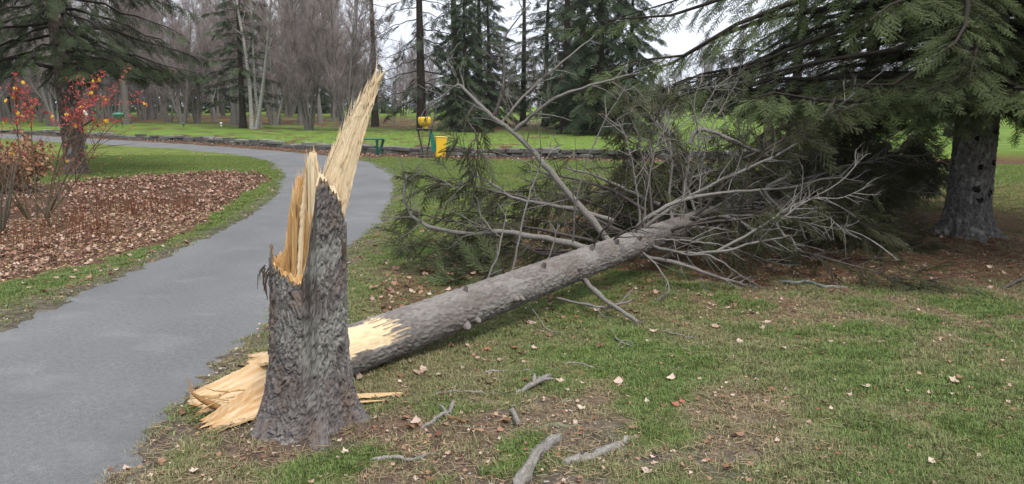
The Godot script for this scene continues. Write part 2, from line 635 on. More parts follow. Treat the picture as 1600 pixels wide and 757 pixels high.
# ---------------------------------------------------------------- things at the tee
func build_tee() -> void:
	var green := Color(0.015, 0.085, 0.06)
	var yellow := Color(0.62, 0.40, 0.025)
	var black := Color(0.02, 0.02, 0.022)
	# bench
	var at := Vector3(-4.95, gh(-4.95, -25.4), -25.4)
	var t := thing("bench", at, "low dark green bench seen behind the pale splinter of the stump", "bench")
	t.rotation.y = 0.1
	for k in 3:
		var b := Buf.new()
		b.box(Transform3D(Basis(), Vector3(0, 0.5, -0.13 + 0.13 * k)), Vector3(1.55, 0.045, 0.12), 0.008, green)
		part("seat_board", b.mesh(M.paint), t)
	for sx in [-0.55, 0.55]:
		for sz in [-1.0, 1.0]:
			var b := Buf.new()
			b.box(Transform3D(Basis(Vector3(0, 0, 1), -0.30 if sz < 0 else 0.0) * Basis(Vector3(1, 0, 0), 0.2 * sz), Vector3(sx + (0.12 if sz < 0 else 0.0), 0.23, 0.11 * sz)), Vector3(0.09, 0.52, 0.05), 0.008, green)
			part("leg", b.mesh(M.paint), t)
		var c := Buf.new()
		c.box(Transform3D(Basis(), Vector3(sx, 0.455, 0)), Vector3(0.07, 0.05, 0.34), 0.006, green)
		part("crossbar", c.mesh(M.paint), t)
	# ball washer on its black stand
	at = Vector3(-2.72, gh(-2.72, -24.3), -24.3)
	t = thing("ball_washer", at, "yellow ball washer numbered 1 on a black V-shaped metal stand", "ball washer")
	var f := Buf.new()
	f.box(Transform3D(Basis(), Vector3(0, 0.03, 0)), Vector3(0.34, 0.05, 0.3), 0.008, black)
	part("foot_plate", f.mesh(M.iron), t)
	for s in [-1.0, 1.0]:
		var b := Buf.new()
		b.tube(PackedVector3Array([Vector3(0.05 * s, 0.05, 0), Vector3(0.21 * s, 0.86, 0)]), PackedFloat32Array([0.024, 0.024]), 8, black)
		part("leg", b.mesh(M.iron), t)
	f = Buf.new()
	f.box(Transform3D(Basis(), Vector3(0, 0.875, 0)), Vector3(0.5, 0.04, 0.24), 0.008, black)
	part("shelf", f.mesh(M.iron), t)
	f = Buf.new()
	f.tube(PackedVector3Array([Vector3(0.02, 0.89, 0), Vector3(0.02, 0.95, 0), Vector3(0.02, 0.97, 0)]), PackedFloat32Array([0.09, 0.085, 0.1]), 14, yellow)
	part("neck", f.mesh(M.paint), t)
	f = Buf.new()
	# drum with bulged sides
	var prof := [[0.96, 0.10], [1.0, 0.155], [1.06, 0.19], [1.16, 0.205], [1.22, 0.195], [1.245, 0.17], [1.25, 0.02]]
	lathe(f, prof, 22, yellow, Vector3(0.0, 0, 0))
	var drum := part("drum", f.mesh(M.paint), t)
	var tm := TextMesh.new()
	var fo := SystemFont.new()
	fo.font_names = PackedStringArray(["Droid Sans"])
	fo.font_weight = 700
	tm.font = fo
	tm.text = "1"
	tm.font_size = 64
	tm.pixel_size = 0.0032
	tm.depth = 0.02
	var ink := StandardMaterial3D.new()
	ink.resource_name = "black print"
	ink.albedo_color = lin(0.02, 0.02, 0.02)
	ink.roughness = 0.6
	tm.material = ink
	var num := part("number", tm, drum)
	num.position = Vector3(0.06, 1.12, 0.195)
	num.rotation.y = 0.15
	# towel hanging from the stand
	f = Buf.new()
	sheet(f, Vector3(0.20, 0.84, 0.03), Vector3(0.30, 0.18, 0.05), 0.05, 0.16, Color(0.02, 0.16, 0.12))
	part("towel", f.mesh(M.cloth), t)
	# yellow bin, leaning
	at = Vector3(-2.26, gh(-2.26, -24.35) - 0.015, -24.35)
	t = thing("litter_bin", at, "yellow plastic litter bin tilted beside the ball washer", "litter bin")
	t.rotation.z = -0.05
	t.rotation.y = 0.3
	f = Buf.new()
	square_tub(f, 0.27, 0.23, 0.34, 0.29, 0.64, 0.015, yellow)
	part("body", f.mesh(M.paint), t)
	f = Buf.new()
	square_ring(f, 0.37, 0.32, 0.64, 0.035, 0.03, Color(0.55, 0.43, 0.12))
	part("rim", f.mesh(M.paint), t)
	# post with a bracket beyond the left spruce
	at = Vector3(-15.9, gh(-15.9, -28.9), -28.9)
	t = thing("marker_post", at, "black metal post with a slanted bracket beside the red twigged shrub", "post")
	f = Buf.new()
	f.tube(PackedVector3Array([Vector3(0, 0, 0), Vector3(0, 1.25, 0)]), PackedFloat32Array([0.04, 0.04]), 10, black)
	part("pole", f.mesh(M.iron), t)
	f = Buf.new()
	f.tube(PackedVector3Array([Vector3(0, 0.82, 0), Vector3(0.2, 0.94, 0.0), Vector3(0.38, 1.06, 0), Vector3(0.38, 1.22, 0)]), PackedFloat32Array([0.04, 0.045, 0.045, 0.03]), 8, black)
	part("bracket", f.mesh(M.iron), t)
	f = Buf.new()
	f.box(Transform3D(Basis(Vector3(0, 0, 1), 0.7), Vector3(0.1, 1.38, 0)), Vector3(0.06, 0.4, 0.14), 0.015, Color(0.5, 0.5, 0.47))
	part("paddle", f.mesh(M.paint), t)
	f = Buf.new()
	f.box(Transform3D(Basis(), Vector3(0, 0.06, 0)), Vector3(0.2, 0.12, 0.2), 0.02, green)
	part("base_block", f.mesh(M.paint), t)
	# green basket on wire legs
	at = Vector3(-24.1, gh(-24.1, -48), -48)
	t = thing("basket_bin", at, "small dark green covered basket on thin wire legs out on the lawn", "bin")
	f = Buf.new()
	lathe(f, [[0.5, 0.02], [0.5, 0.2], [0.6, 0.27], [0.76, 0.31], [0.78, 0.31]], 18, Color(0.02, 0.13, 0.075), Vector3.ZERO)
	part("bowl", f.mesh(M.paint), t)
	f = Buf.new()
	lathe(f, [[0.785, 0.34], [0.82, 0.34], [0.87, 0.29], [0.9, 0.14], [0.91, 0.01]], 18, Color(0.03, 0.16, 0.1), Vector3.ZERO)
	part("lid", f.mesh(M.paint), t)
	for s in 4:
		f = Buf.new()
		var an := TAU * s / 4 + 0.5
		f.tube(PackedVector3Array([Vector3(cos(an) * 0.16, 0.52, sin(an) * 0.16), Vector3(cos(an) * 0.27, -0.03, sin(an) * 0.27)]), PackedFloat32Array([0.012, 0.012]), 6, black)
		part("leg", f.mesh(M.iron), t)
	# two small tee markers
	for q in [[Vector2(-18.6, -50), Color(0.75, 0.75, 0.72), "small white peg marker standing on the lawn right of the green basket"], [Vector2(-20.6, -49), Color(0.04, 0.1, 0.06), "small dark green peg marker on the lawn near the green basket"]]:
		t = thing("tee_marker", Vector3(q[0].x, gh(q[0].x, q[0].y), q[0].y), q[2], "tee marker", "tee markers")
		f = Buf.new()
		lathe(f, [[-0.02, 0.05], [0.12, 0.05], [0.14, 0.03]], 10, q[1], Vector3.ZERO)
		part("peg", f.mesh(M.paint), t)
		f = Buf.new()
		lathe(f, [[0.13, 0.01], [0.15, 0.07], [0.2, 0.1], [0.25, 0.08], [0.28, 0.01]], 12, q[1], Vector3.ZERO)
		part("cap", f.mesh(M.paint), t)

func lathe(b: Buf, prof: Array, sides: int, col: Color, at: Vector3) -> void:
	var k := b.v.size()
	for p in prof:
		for s in sides:
			var an := TAU * s / sides
			b.vert(at + Vector3(cos(an) * p[1], p[0], sin(an) * p[1]), Vector3.UP, col)
	for r in prof.size() - 1:
		for s in sides:
			var a := k + r * sides + s
			var d := k + r * sides + (s + 1) % sides
			b.tri(a, a + sides, d)
			b.tri(d, a + sides, d + sides)
	b.smooth()
	var q: int = k + (prof.size() / 2) * sides
	if b.n[q].x < 0:
		for e in b.n.size():
			b.n[e] = -b.n[e]

func sheet(b: Buf, top: Vector3, bottom: Vector3, wt: float, wb: float, col: Color) -> void:
	var nx := 8
	var ny := 12
	for side in [1.0, -1.0]:
		var k := b.v.size()
		for y in ny + 1:
			var f := float(y) / ny
			var c := top.lerp(bottom, f)
			var w := lerpf(wt, wb, sqrt(f))
			for x in nx + 1:
				var g := float(x) / nx - 0.5
				b.vert(c + Vector3(g * w, 0, 0.02 * sin(g * 14.0) * (0.4 + f) + 0.004 * side), Vector3(0.3 * -cos(g * 14.0), 0, 1).normalized() * side, col)
		for y in ny:
			for x in nx:
				var a := k + y * (nx + 1) + x
				b.tri(a, a + 1, a + nx + 1)
				b.tri(a + 1, a + nx + 2, a + nx + 1)

func square_tub(b: Buf, w0: float, d0: float, w1: float, d1: float, h: float, th: float, col: Color) -> void:
	for k in 4:
		var c := Transform3D(Basis(Vector3.UP, k * PI / 2), Vector3.ZERO)
		var a0: float = (w0 if k % 2 == 0 else d0) / 2
		var a1: float = (w1 if k % 2 == 0 else d1) / 2
		var z0: float = (d0 if k % 2 == 0 else w0) / 2
		var z1: float = (d1 if k % 2 == 0 else w1) / 2
		var p := [Vector3(-a0, 0, z0), Vector3(a0, 0, z0), Vector3(a1, h, z1), Vector3(-a1, h, z1), Vector3(-a1 + th, h, z1 - th), Vector3(a1 - th, h, z1 - th), Vector3(a0 - th, 0.03, z0 - th), Vector3(-a0 + th, 0.03, z0 - th)]
		for q in [[0, 2, 1], [0, 3, 2], [3, 5, 2], [3, 4, 5], [4, 6, 5], [4, 7, 6]]:
			b.flat(c * p[q[0]], c * p[q[1]], c * p[q[2]], col)
	b.flat(Vector3(-w0 / 2, 0.03, -d0 / 2), Vector3(w0 / 2, 0.03, d0 / 2), Vector3(w0 / 2, 0.03, -d0 / 2), col)
	b.flat(Vector3(-w0 / 2, 0.03, -d0 / 2), Vector3(-w0 / 2, 0.03, d0 / 2), Vector3(w0 / 2, 0.03, d0 / 2), col)

func square_ring(b: Buf, w: float, d: float, y: float, bar: float, th: float, col: Color) -> void:
	for s in [-1.0, 1.0]:
		b.box(Transform3D(Basis(), Vector3(0, y, s * (d - bar) / 2)), Vector3(w, th, bar), 0.008, col)
		b.box(Transform3D(Basis(), Vector3(s * (w - bar) / 2, y, 0)), Vector3(bar, th, d - 2 * bar - 0.004), 0.008, col)

# ---------------------------------------------------------------- trees
func bend(p: Vector3, dir: Vector3, len: float, segs: int, wander: float, lift: float, r: RandomNumberGenerator) -> PackedVector3Array:
	var out := PackedVector3Array([p])
	var d := dir.normalized()
	for k in segs:
		d = (d + Vector3(r.randf_range(-1, 1), r.randf_range(-1, 1), r.randf_range(-1, 1)) * wander + Vector3.UP * lift / segs).normalized()
		p += d * len / segs
		out.append(p)
	return out

func taper(r0: float, r1: float, count: int) -> PackedFloat32Array:
	var out := PackedFloat32Array()
	for k in count:
		out.append(lerpf(r0, r1, float(k) / (count - 1)))
	return out

func point_on(pts: PackedVector3Array, f: float) -> Vector3:
	var g := clampf(f, 0, 0.9999) * (pts.size() - 1)
	var k := int(g)
	return pts[k].lerp(pts[k + 1], g - k)

func way_on(pts: PackedVector3Array, f: float) -> Vector3:
	var k := int(clampf(f, 0, 0.9999) * (pts.size() - 1))
	return (pts[k + 1] - pts[k]).normalized()

func off_axis(d: Vector3, angle: float, spin: float) -> Vector3:
	var s := d.cross(Vector3.UP if absf(d.y) < 0.9 else Vector3.RIGHT).normalized()
	return d.rotated(s.rotated(d, spin), angle)

# leafless tree: level by level down to hair-thin twigs
func bare_kind(sd: int, height: float, stems: int, r0: float, col: Color, twig: Color, first: float, reach: float, b1: int, b2: int, b3: int, b4: int) -> Array:
	var r := RandomNumberGenerator.new()
	r.seed = sd
	var tb := Buf.new()
	var cb := Buf.new()
	for s in stems:
		var an := TAU * s / stems + r.randf()
		var lean := 0.04 if stems == 1 else r.randf_range(0.10, 0.34)
		var h := height * (1.0 if stems == 1 else r.randf_range(0.6, 1.0))
		var base := Vector3.ZERO if stems == 1 else Vector3(cos(an), 0, sin(an)) * r0 * 1.6
		var dir := Vector3(cos(an) * lean, 1, sin(an) * lean)
		var pts := bend(base - Vector3(0, 0.1, 0), dir, h, 10, 0.05, 0.1, r)
		var rad := taper(r0, r0 * 0.12, 11)
		rad[0] = r0 * 1.35
		tb.tube(pts, rad, 8, col)
		for k in b1:
			var f := lerpf(first, 0.97, pow((k + r.randf()) / b1, 0.85))
			var p := point_on(pts, f)
			var rr := r0 * lerpf(1.0, 0.12, f) * 0.5
			var len := reach * (1.1 - 0.75 * f) * r.randf_range(0.7, 1.2)
			var l1 := bend(p, off_axis(way_on(pts, f), r.randf_range(0.45, 0.95), r.randf() * TAU), len, 5, 0.13, 0.55, r)
			cb.tube(l1, taper(maxf(rr, 0.012), 0.007, 6), 4, col.lerp(twig, 0.4))
			for q in b2:
				var f2 := r.randf_range(0.2, 1.0)
				var l2 := bend(point_on(l1, f2), off_axis(way_on(l1, f2), r.randf_range(0.4, 0.9), r.randf() * TAU), len * 0.5 * r.randf_range(0.5, 1.1), 3, 0.16, 0.4, r)
				cb.tube(l2, taper(0.010, 0.005, 4), 3, twig)
				for w in b3:
					var f3 := r.randf_range(0.1, 1.0)
					var a := point_on(l2, f3)
					var d := off_axis(way_on(l2, f3), r.randf_range(0.35, 0.85), r.randf() * TAU)
					d.y += 0.15
					var e := a + d.normalized() * len * 0.24 * r.randf_range(0.5, 1.2)
					cb.spike(a, e, 0.0055, twig)
					for y in b4:
						var g := a.lerp(e, r.randf_range(0.2, 0.9))
						cb.spike(g, g + off_axis(d.normalized(), r.randf_range(0.4, 0.9), r.randf() * TAU) * len * 0.12, 0.0042, twig)
	return [tb.mesh(M.bark_far), cb.mesh(M.twig)]

func bare_tree(called: String, kind: Array, at: Vector3, size: float, turn: float, label: String, group := "") -> Node3D:
	var t := thing(called, at, label, "tree", group)
	t.rotation.y = turn
	t.scale = Vector3.ONE * size
	part("trunk", kind[0], t)
	part("crown", kind[1], t)
	return t

# one flat spray of conifer shoots, 1 m long along +x, y up
func spray_mesh(sd: int, shoots: int, rows: int, needle: float, width: float, wood: Color, green: Color) -> ArrayMesh:
	var r := RandomNumberGenerator.new()
	r.seed = sd
	var b := Buf.new()
	var axes := [[Vector3.ZERO, Vector3(1, 0.02, 0), 1.0]]
	for k in shoots:
		var f := (k + 0.6) / (shoots + 0.3)
		var s := 1.0 if k % 2 == 0 else -1.0
		axes.append([Vector3(f * 0.85, 0, 0), Vector3(0.72, r.randf_range(-0.15, 0.12), s * r.randf_range(0.55, 0.8)).normalized(), (0.62 - 0.42 * f) * r.randf_range(0.75, 1.15)])
	for a in axes:
		var p0: Vector3 = a[0]
		var d: Vector3 = a[1]
		var len: float = a[2]
		b.spike(p0, p0 + d * len, 0.009, wood)
		var n := int(rows * (0.35 + len))
		var s := d.cross(Vector3.UP).normalized()
		for q in n:
			var f := (q + 0.5) / n
			var p := p0 + d * len * f
			for e in 3:
				var out: Vector3 = (s if e == 0 else -s if e == 1 else Vector3.UP * (0.8 if r.randf() < 0.7 else -0.8)) + d * r.randf_range(0.6, 1.1) + Vector3(0, r.randf_range(-0.25, 0.35), 0)
				out = out.normalized() * needle * r.randf_range(0.75, 1.15) * (1.0 - 0.35 * f)
				var side := out.cross(d).normalized() if e == 2 else d
				var wv := (side if e == 2 else d) * width
				var g := green * r.randf_range(0.75, 1.3)
				g.a = 1.0
				b.flat(p - wv, p + out, p + wv, g)
	return b.mesh(M.needle)

# conifer: whorls of drooping boughs; returns [trunk mesh, wood mesh, places, tints]
func conifer_kind(sd: int, o: Dictionary) -> Array:
	var r := RandomNumberGenerator.new()
	r.seed = sd
	var tb := Buf.new()
	var wb := Buf.new()
	var places := []
	var tints := PackedColorArray()
	var h: float = o.height
	var rt: float = o.radius
	var pts := bend(Vector3(0, -0.1, 0), Vector3(o.get("lean", 0.0), 1, 0), h, 12, 0.012, 0.0, r)
	var rad := taper(rt, maxf(rt * (1.0 - h / float(o.get("full", h)) * 0.95), 0.02), 13)
	rad[0] = rt * 1.3
	tb.tube(pts, rad, 14, o.bark)
	var count: int = o.boughs
	for k in count:
		var f := lerpf(o.first, 0.98, pow((k + r.randf()) / count, float(o.get("low", 1.0))))
		var y: float = f * h
		var reach: float = o.reach * pow(1.0 - y / (float(o.get("full", h)) * 1.04), 0.75) * r.randf_range(0.75, 1.15)
		var az := k * 2.399 + r.randf_range(-0.5, 0.5)
		if o.has("face"):
			# boughs lost on one side
			if cos(az - o.face) < -0.35 and r.randf() < 0.5:
				continue
		var start := point_on(pts, f)
		var dirh := Vector3(cos(az), 0, sin(az))
		var droop: float = o.droop * r.randf_range(0.7, 1.3)
		if o.has("short"):
			# boughs on the side towards the camera are kept shorter
			reach *= lerpf(1.0, o.short, clampf(0.5 + 0.8 * cos(az - o.toward), 0, 1))
		if o.has("floor"):
			droop = minf(droop, maxf(0.0, (y - o.floor) / reach + o.rise) / 0.72)
		var l := PackedVector3Array()
		var segs := 8
		for q in segs + 1:
			var g := float(q) / segs
			var yy: float = o.rise * g - droop * g * g + droop * 0.35 * pow(g, 4.0)
			l.append(start + dirh * reach * g + Vector3(0, yy * reach, 0) + Vector3(r.randf_range(-1, 1), r.randf_range(-1, 1), r.randf_range(-1, 1)) * 0.02 * reach)
		wb.tube(l, taper(maxf(0.011 * reach + 0.006, 0.01), 0.004, segs + 1), 5, o.twig)
		var lateral := dirh.cross(Vector3.UP)
		var tone := r.randf_range(0.7, 1.3)
		var bare := r.randf() < float(o.get("dead", 0.0))
		var step: float = o.step
		var n := maxi(int(reach / step), 3)
		for q in n:
			var g := lerpf(o.get("inner", 0.18), 1.0, (q + r.randf()) / n)
			for s in [-1.0, 1.0]:
				var p := point_on(l, g)
				var way := way_on(l, g)
				var len := (0.12 + 0.42 * reach * 0.5 * (1.0 - g * 0.75)) * r.randf_range(0.6, 1.2) * float(o.get("side", 1.0))
				var d: Vector3 = (way * 0.65 + lateral * s * 0.85 + Vector3(0, -float(o.hang) * r.randf_range(0.5, 1.3), 0)).normalized()
				var e: Vector3 = p + d * len + Vector3(0, -float(o.hang) * 0.3 * len, 0)
				wb.spike(p, e, 0.005, o.twig)
				if bare or r.randf() > float(o.get("leafy", 1.0)):
					# a bare side twig forks instead
					for z in 2:
						var m := p.lerp(e, r.randf_range(0.3, 0.8))
						wb.spike(m, m + off_axis(d, 0.6, r.randf() * TAU) * len * 0.5, 0.003, o.twig)
					continue
				var size: float = o.spray
				var m2 := maxi(int(len / (size * 0.55)), 1)
				for z in m2:
					var a := p.lerp(e, (z + 0.25) / m2)
					var dd: Vector3 = (d + Vector3(r.randf_range(-0.35, 0.35), r.randf_range(-0.3, 0.15) - float(o.hang) * 0.3, r.randf_range(-0.35, 0.35))).normalized()
					var zz: Vector3 = dd.cross(Vector3.UP + Vector3(r.randf_range(-0.5, 0.5), 0, r.randf_range(-0.5, 0.5))).normalized()
					var yy2: Vector3 = zz.cross(dd)
					var sc := size * r.randf_range(0.75, 1.25)
					places.append(Transform3D(Basis(dd * sc, yy2 * sc, zz * sc), a))
					var c: Color = o.tint.lerp(o.tint2, r.randf()) * tone * r.randf_range(0.8, 1.2)
					c.a = 1.0
					tints.append(c)
	return [tb.mesh(M.bark_far), wb.mesh(M.twig), places, tints, o.mesh]

func conifer(called: String, kind: Array, at: Vector3, size: float, turn: float, label: String, group := "") -> Node3D:
	var t := thing(called, at, label, "tree", group)
	t.rotation.y = turn
	t.scale = Vector3.ONE * size
	part("trunk", kind[0], t)
	var c := part("crown", kind[1], t)
	many("needles", kind[4], kind[2], kind[3], c)
	return t

func on_land(x: float, z: float) -> Vector3:
	return Vector3(x, gh(x, z), z)

func seen_at(px: float, z: float) -> Vector3:
	# a place on the land in the direction that a bearing (in tangents) gives
	return on_land(px * z, -z)

var far_spray: ArrayMesh
var near_spray: ArrayMesh

func build_wood() -> void:
	var grey := Color(0.31, 0.288, 0.275)
	var mauve := Color(0.33, 0.285, 0.28)
	far_spray = spray_mesh(11, 8, 13, 0.11, 0.022, Color(0.12, 0.1, 0.08), Color(1, 1, 1))
	near_spray = spray_mesh(12, 9, 26, 0.075, 0.0085, Color(0.9, 0.7, 0.55), Color(1, 1, 1))
	var kinds := []
	kinds.append(bare_kind(301, 13.0, 1, 0.17, grey, mauve, 0.14, 3.4, 40, 10, 8, 4))
	kinds.append(bare_kind(302, 12.0, 1, 0.13, grey, mauve, 0.10, 2.8, 42, 10, 8, 4))
	kinds.append(bare_kind(303, 14.0, 1, 0.21, grey * 0.9, mauve, 0.2, 3.6, 38, 10, 8, 4))
	var clump := bare_kind(304, 9.0, 7, 0.075, grey * 0.95, mauve, 0.12, 1.9, 14, 9, 7, 3)
	var clump2 := bare_kind(305, 10.5, 5, 0.10, grey * 1.05, mauve, 0.15, 2.3, 16, 9, 7, 3)
	var birch := bare_kind(306, 13.0, 1, 0.12, Color(0.56, 0.55, 0.52), Color(0.25, 0.2, 0.19), 0.3, 2.6, 22, 6, 5, 2)
	var dark := Color(0.075, 0.065, 0.055)
	var dense := conifer_kind(401, {"height": 13.0, "radius": 0.24, "boughs": 95, "first": 0.02, "reach": 3.2, "rise": -0.1, "droop": 0.45, "step": 0.22, "hang": 0.55, "spray": 0.55, "mesh": far_spray, "bark": dark, "twig": Color(0.09, 0.075, 0.06), "tint": Color(0.040, 0.062, 0.034), "tint2": Color(0.06, 0.085, 0.045)})
	var mid := conifer_kind(402, {"height": 12.0, "radius": 0.2, "boughs": 60, "first": 0.13, "reach": 3.0, "rise": 0.12, "droop": 0.35, "step": 0.25, "hang": 0.3, "spray": 0.5, "mesh": far_spray, "bark": dark * 1.2, "twig": Color(0.1, 0.085, 0.07), "tint": Color(0.05, 0.072, 0.04), "tint2": Color(0.075, 0.10, 0.055), "leafy": 0.8})
	var sparse := conifer_kind(403, {"height": 15.0, "radius": 0.22, "boughs": 58, "first": 0.1, "reach": 3.3, "rise": -0.05, "droop": 0.4, "step": 0.3, "hang": 0.55, "spray": 0.5, "mesh": far_spray, "bark": dark, "twig": Color(0.1, 0.085, 0.075), "tint": Color(0.042, 0.056, 0.036), "tint2": Color(0.06, 0.075, 0.046), "leafy": 0.6, "dead": 0.2})
	var larch := conifer_kind(404, {"height": 15.0, "radius": 0.2, "boughs": 62, "first": 0.12, "reach": 2.6, "rise": 0.0, "droop": 0.3, "step": 0.22, "hang": 0.6, "spray": 0.4, "mesh": far_spray, "bark": dark * 1.3, "twig": Color(0.16, 0.125, 0.105), "tint": Color(0.10, 0.075, 0.05), "tint2": Color(0.12, 0.09, 0.06), "leafy": 0.12, "dead": 0.6})
	# the ones that stand out
	conifer("spruce_tree", mid, seen_at(-0.344, 46), 1.0, 0.4, "green spruce standing among white birch stems on the far left lawn")
	bare_tree("birch_tree", birch, seen_at(-0.333, 45.2), 1.0, 1.0, "upright white birch beside the green spruce on the far left lawn")
	var lb := bare_tree("birch_tree", birch, seen_at(-0.327, 45), 0.95, 2.5, "white birch leaning left across the green spruce")
	lb.rotation.z = 0.30
	lb = bare_tree("birch_tree", birch, seen_at(-0.322, 45.6), 0.8, 4.1, "slim white birch leaning slightly right behind the green spruce")
	lb.rotation.z = -0.1
	bare_tree("bare_tree", clump2, seen_at(-0.51, 64), 1.1, 0.2, "pale grey clump of straight stems left of the thick grey trunk")
	bare_tree("bare_tree", kinds[2], seen_at(-0.493, 63), 1.5, 1.9, "thickest grey trunk in the left wood, beside a pale clump of stems")
	bare_tree("bare_tree", clump2, seen_at(-0.421, 58), 1.0, 2.2, "grey many-stemmed bare tree left of the birches")
	bare_tree("bare_tree", clump, seen_at(-0.402, 59), 1.0, 3.9, "dark many-stemmed bare tree right beside the grey many-stemmed one")
	bare_tree("bare_tree", clump2, seen_at(-0.305, 53), 1.05, 5.0, "clump of bare grey trunks just right of the birches")
	bare_tree("bare_tree", clump, seen_at(-0.26, 42.5), 1.05, 0.7, "bushy many-stemmed bare tree left of the stump's pale splinter")
	bare_tree("bare_tree", clump, seen_at(-0.212, 41), 1.1, 2.9, "bushy many-stemmed bare tree right behind the stump's pale splinter")
	conifer("larch_tree", larch, seen_at(-0.175, 50), 1.1, 1.1, "tall brown larch with drooping bare twigs above the green bench")
	conifer("spruce_tree", sparse, seen_at(-0.115, 42), 1.15, 2.0, "tall thin spruce with ragged boughs behind the yellow ball washer")
	conifer("spruce_tree", sparse, seen_at(-0.072, 44), 1.1, 4.4, "dark ragged spruce right of the ball washer, trunk bare to the sky")
	conifer("spruce_tree", dense, seen_at(-0.060, 40), 0.62, 0.9, "low skirted dark green spruce right behind the ball washer")
	conifer("spruce_tree", mid, seen_at(-0.028, 46), 0.8, 3.2, "small green spruce behind the raised grey branches")
	conifer("spruce_tree", larch, seen_at(0.014, 52), 1.0, 0.3, "thin brown spruce with bare twigs against the sky, behind the raised branches")
	conifer("spruce_tree", sparse, seen_at(0.068, 40), 1.0, 5.1, "ragged spruce just left of the big black-green spruce")
	conifer("spruce_tree", dense, seen_at(0.113, 36), 1.0, 2.6, "big black-green spruce with boughs down to the lawn")
	conifer("spruce_tree", dense, seen_at(0.150, 44), 0.8, 4.0, "dark spruce right behind the big black-green spruce")
	conifer("spruce_tree", sparse, seen_at(0.36, 30), 0.95, 0.2, "spruce trunk behind the fallen crown, left of the two beyond the tangle")
	conifer("spruce_tree", sparse, seen_at(0.455, 25), 1.05, 1.7, "thick spruce trunk behind the fallen crown, right of the two beyond the tangle")
	conifer("spruce_tree", mid, seen_at(0.56, 33), 0.9, 2.9, "green spruce behind the standing spruce at the right edge")
	conifer("spruce_tree", dense, seen_at(-0.04, 50), 0.95, 1.4, "dense dark spruce between the ragged spruce and the thin brown one")
	conifer("spruce_tree", mid, seen_at(0.042, 50), 1.0, 5.5, "green spruce left of the big black-green spruce, farther back")
	conifer("spruce_tree", dense, seen_at(0.088, 44), 1.0, 0.6, "dense spruce half hidden behind the big black-green spruce's left side")
	# the wood behind
	var spots := RandomNumberGenerator.new()
	spots.seed = 77
	for k in 150:
		var z := lerpf(50.0, 105.0, pow(spots.randf(), 0.8))
		var f := spots.randf()
		var x := lerpf(-0.76, -0.09, f) if k < 95 else lerpf(-0.09, 0.72, f)
		if k >= 95:
			z = lerpf(80, 130, spots.randf())
		var m := spots.randi() % 10
		var kind: Array = kinds[m % 3] if m < 7 else clump2
		var where := "in the wood left of the thickest grey trunk" if x < -0.49 else "in the wood between thickest trunk and birches" if x < -0.35 else "in the wood right of the birches" if x < -0.25 else "in the open wood behind the green bench" if x < -0.09 else "in the far wood beyond the fallen tree"
		bare_tree("bare_tree", kind, seen_at(x, z), spots.randf_range(0.85, 1.25) if x < -0.2 else spots.randf_range(0.42, 0.68), spots.randf() * TAU, ("nearer slender bare grey tree " if z < 72 else "farther slender bare grey tree ") + where, "bare trees " + where)
	for k in 110:
		var x := lerpf(-0.8, 0.8, (k + spots.randf()) / 110.0)
		var z := lerpf(105, 150, spots.randf())
		conifer("spruce_tree", dense if k % 3 else mid, seen_at(x, z), spots.randf_range(0.6, 1.2) if x < -0.24 else spots.randf_range(0.35, 0.62), spots.randf() * TAU, "distant dark green spruce behind " + ("the left wood" if x < -0.36 else "the wood between birches and bench" if x < -0.17 else "the ball washer and raised branches" if x < 0.2 else "the field beyond the fallen crown"), "distant spruces at the back of the wood")

# ---------------------------------------------------------------- the two standing spruces close by
func bark_column(sd: int, height: float, r0: float, r1: float, flare: float, rows: int, sides: int, col: Color) -> Buf:
	var b := Buf.new()
	var plate := cells(sd, 1.0, FastNoiseLite.RETURN_DISTANCE2_SUB)
	var tone := cells(sd, 1.0, FastNoiseLite.RETURN_CELL_VALUE)
	var rough := noise(sd + 5, 22.0, FastNoiseLite.TYPE_SIMPLEX_SMOOTH, 3)
	var lobes := noise(sd + 6, 0.9)
	var lichen := noise(sd + 7, 5.0, FastNoiseLite.TYPE_SIMPLEX_SMOOTH, 3)
	for y in rows + 1:
		var h := height * pow(float(y) / rows, 1.7) - 0.06
		for s in sides:
			var an := TAU * s / sides
			var d := Vector3(cos(an), 0, sin(an))
			var r := lerpf(r0, r1, clampf(h / height, 0, 1)) + flare * exp(-maxf(h, 0) / 0.13) * (1.0 + 0.9 * lobes.get_noise_2d(d.x * 2.2, d.z * 2.2))
			var q := Vector3(d.x * r * 40, h * 26, d.z * r * 40)
			q += 0.35 * Vector3(rough.get_noise_3dv(q * 0.01), rough.get_noise_3dv(q * 0.012 + Vector3(5, 5, 5)), 0)
			var e: float = plate.get_noise_3dv(q)
			var t: float = tone.get_noise_3dv(q)
			r += 0.005 * smoothstep(-1.0, -0.8, e) + 0.008 * t + 0.007 * rough.get_noise_3dv(q * 0.05)
			var c := col * (1.0 + 0.4 * t + 0.45 * rough.get_noise_3dv(q * 0.09))
			var li := smoothstep(0.25, 0.5, lichen.get_noise_3dv(d * r * 1.4 + Vector3(0, h, 0)))
			c = c.lerp(Color(0.26, 0.27, 0.24), 0.75 * li)
			c.a = 1.0
			b.vert(d * r + Vector3(0, h, 0), d, c)
	for y in rows:
		for s in sides:
			var a := y * sides + s
			var d2 := y * sides + (s + 1) % sides
			b.tri(a, d2, a + sides)
			b.tri(d2, d2 + sides, a + sides)
	b.smooth()
	if b.n[b.n.size() / 2].dot(Vector3(b.v[b.v.size() / 2].x, 0, b.v[b.v.size() / 2].z)) < 0:
		for k in b.n.size():
			b.n[k] = -b.n[k]
	return b

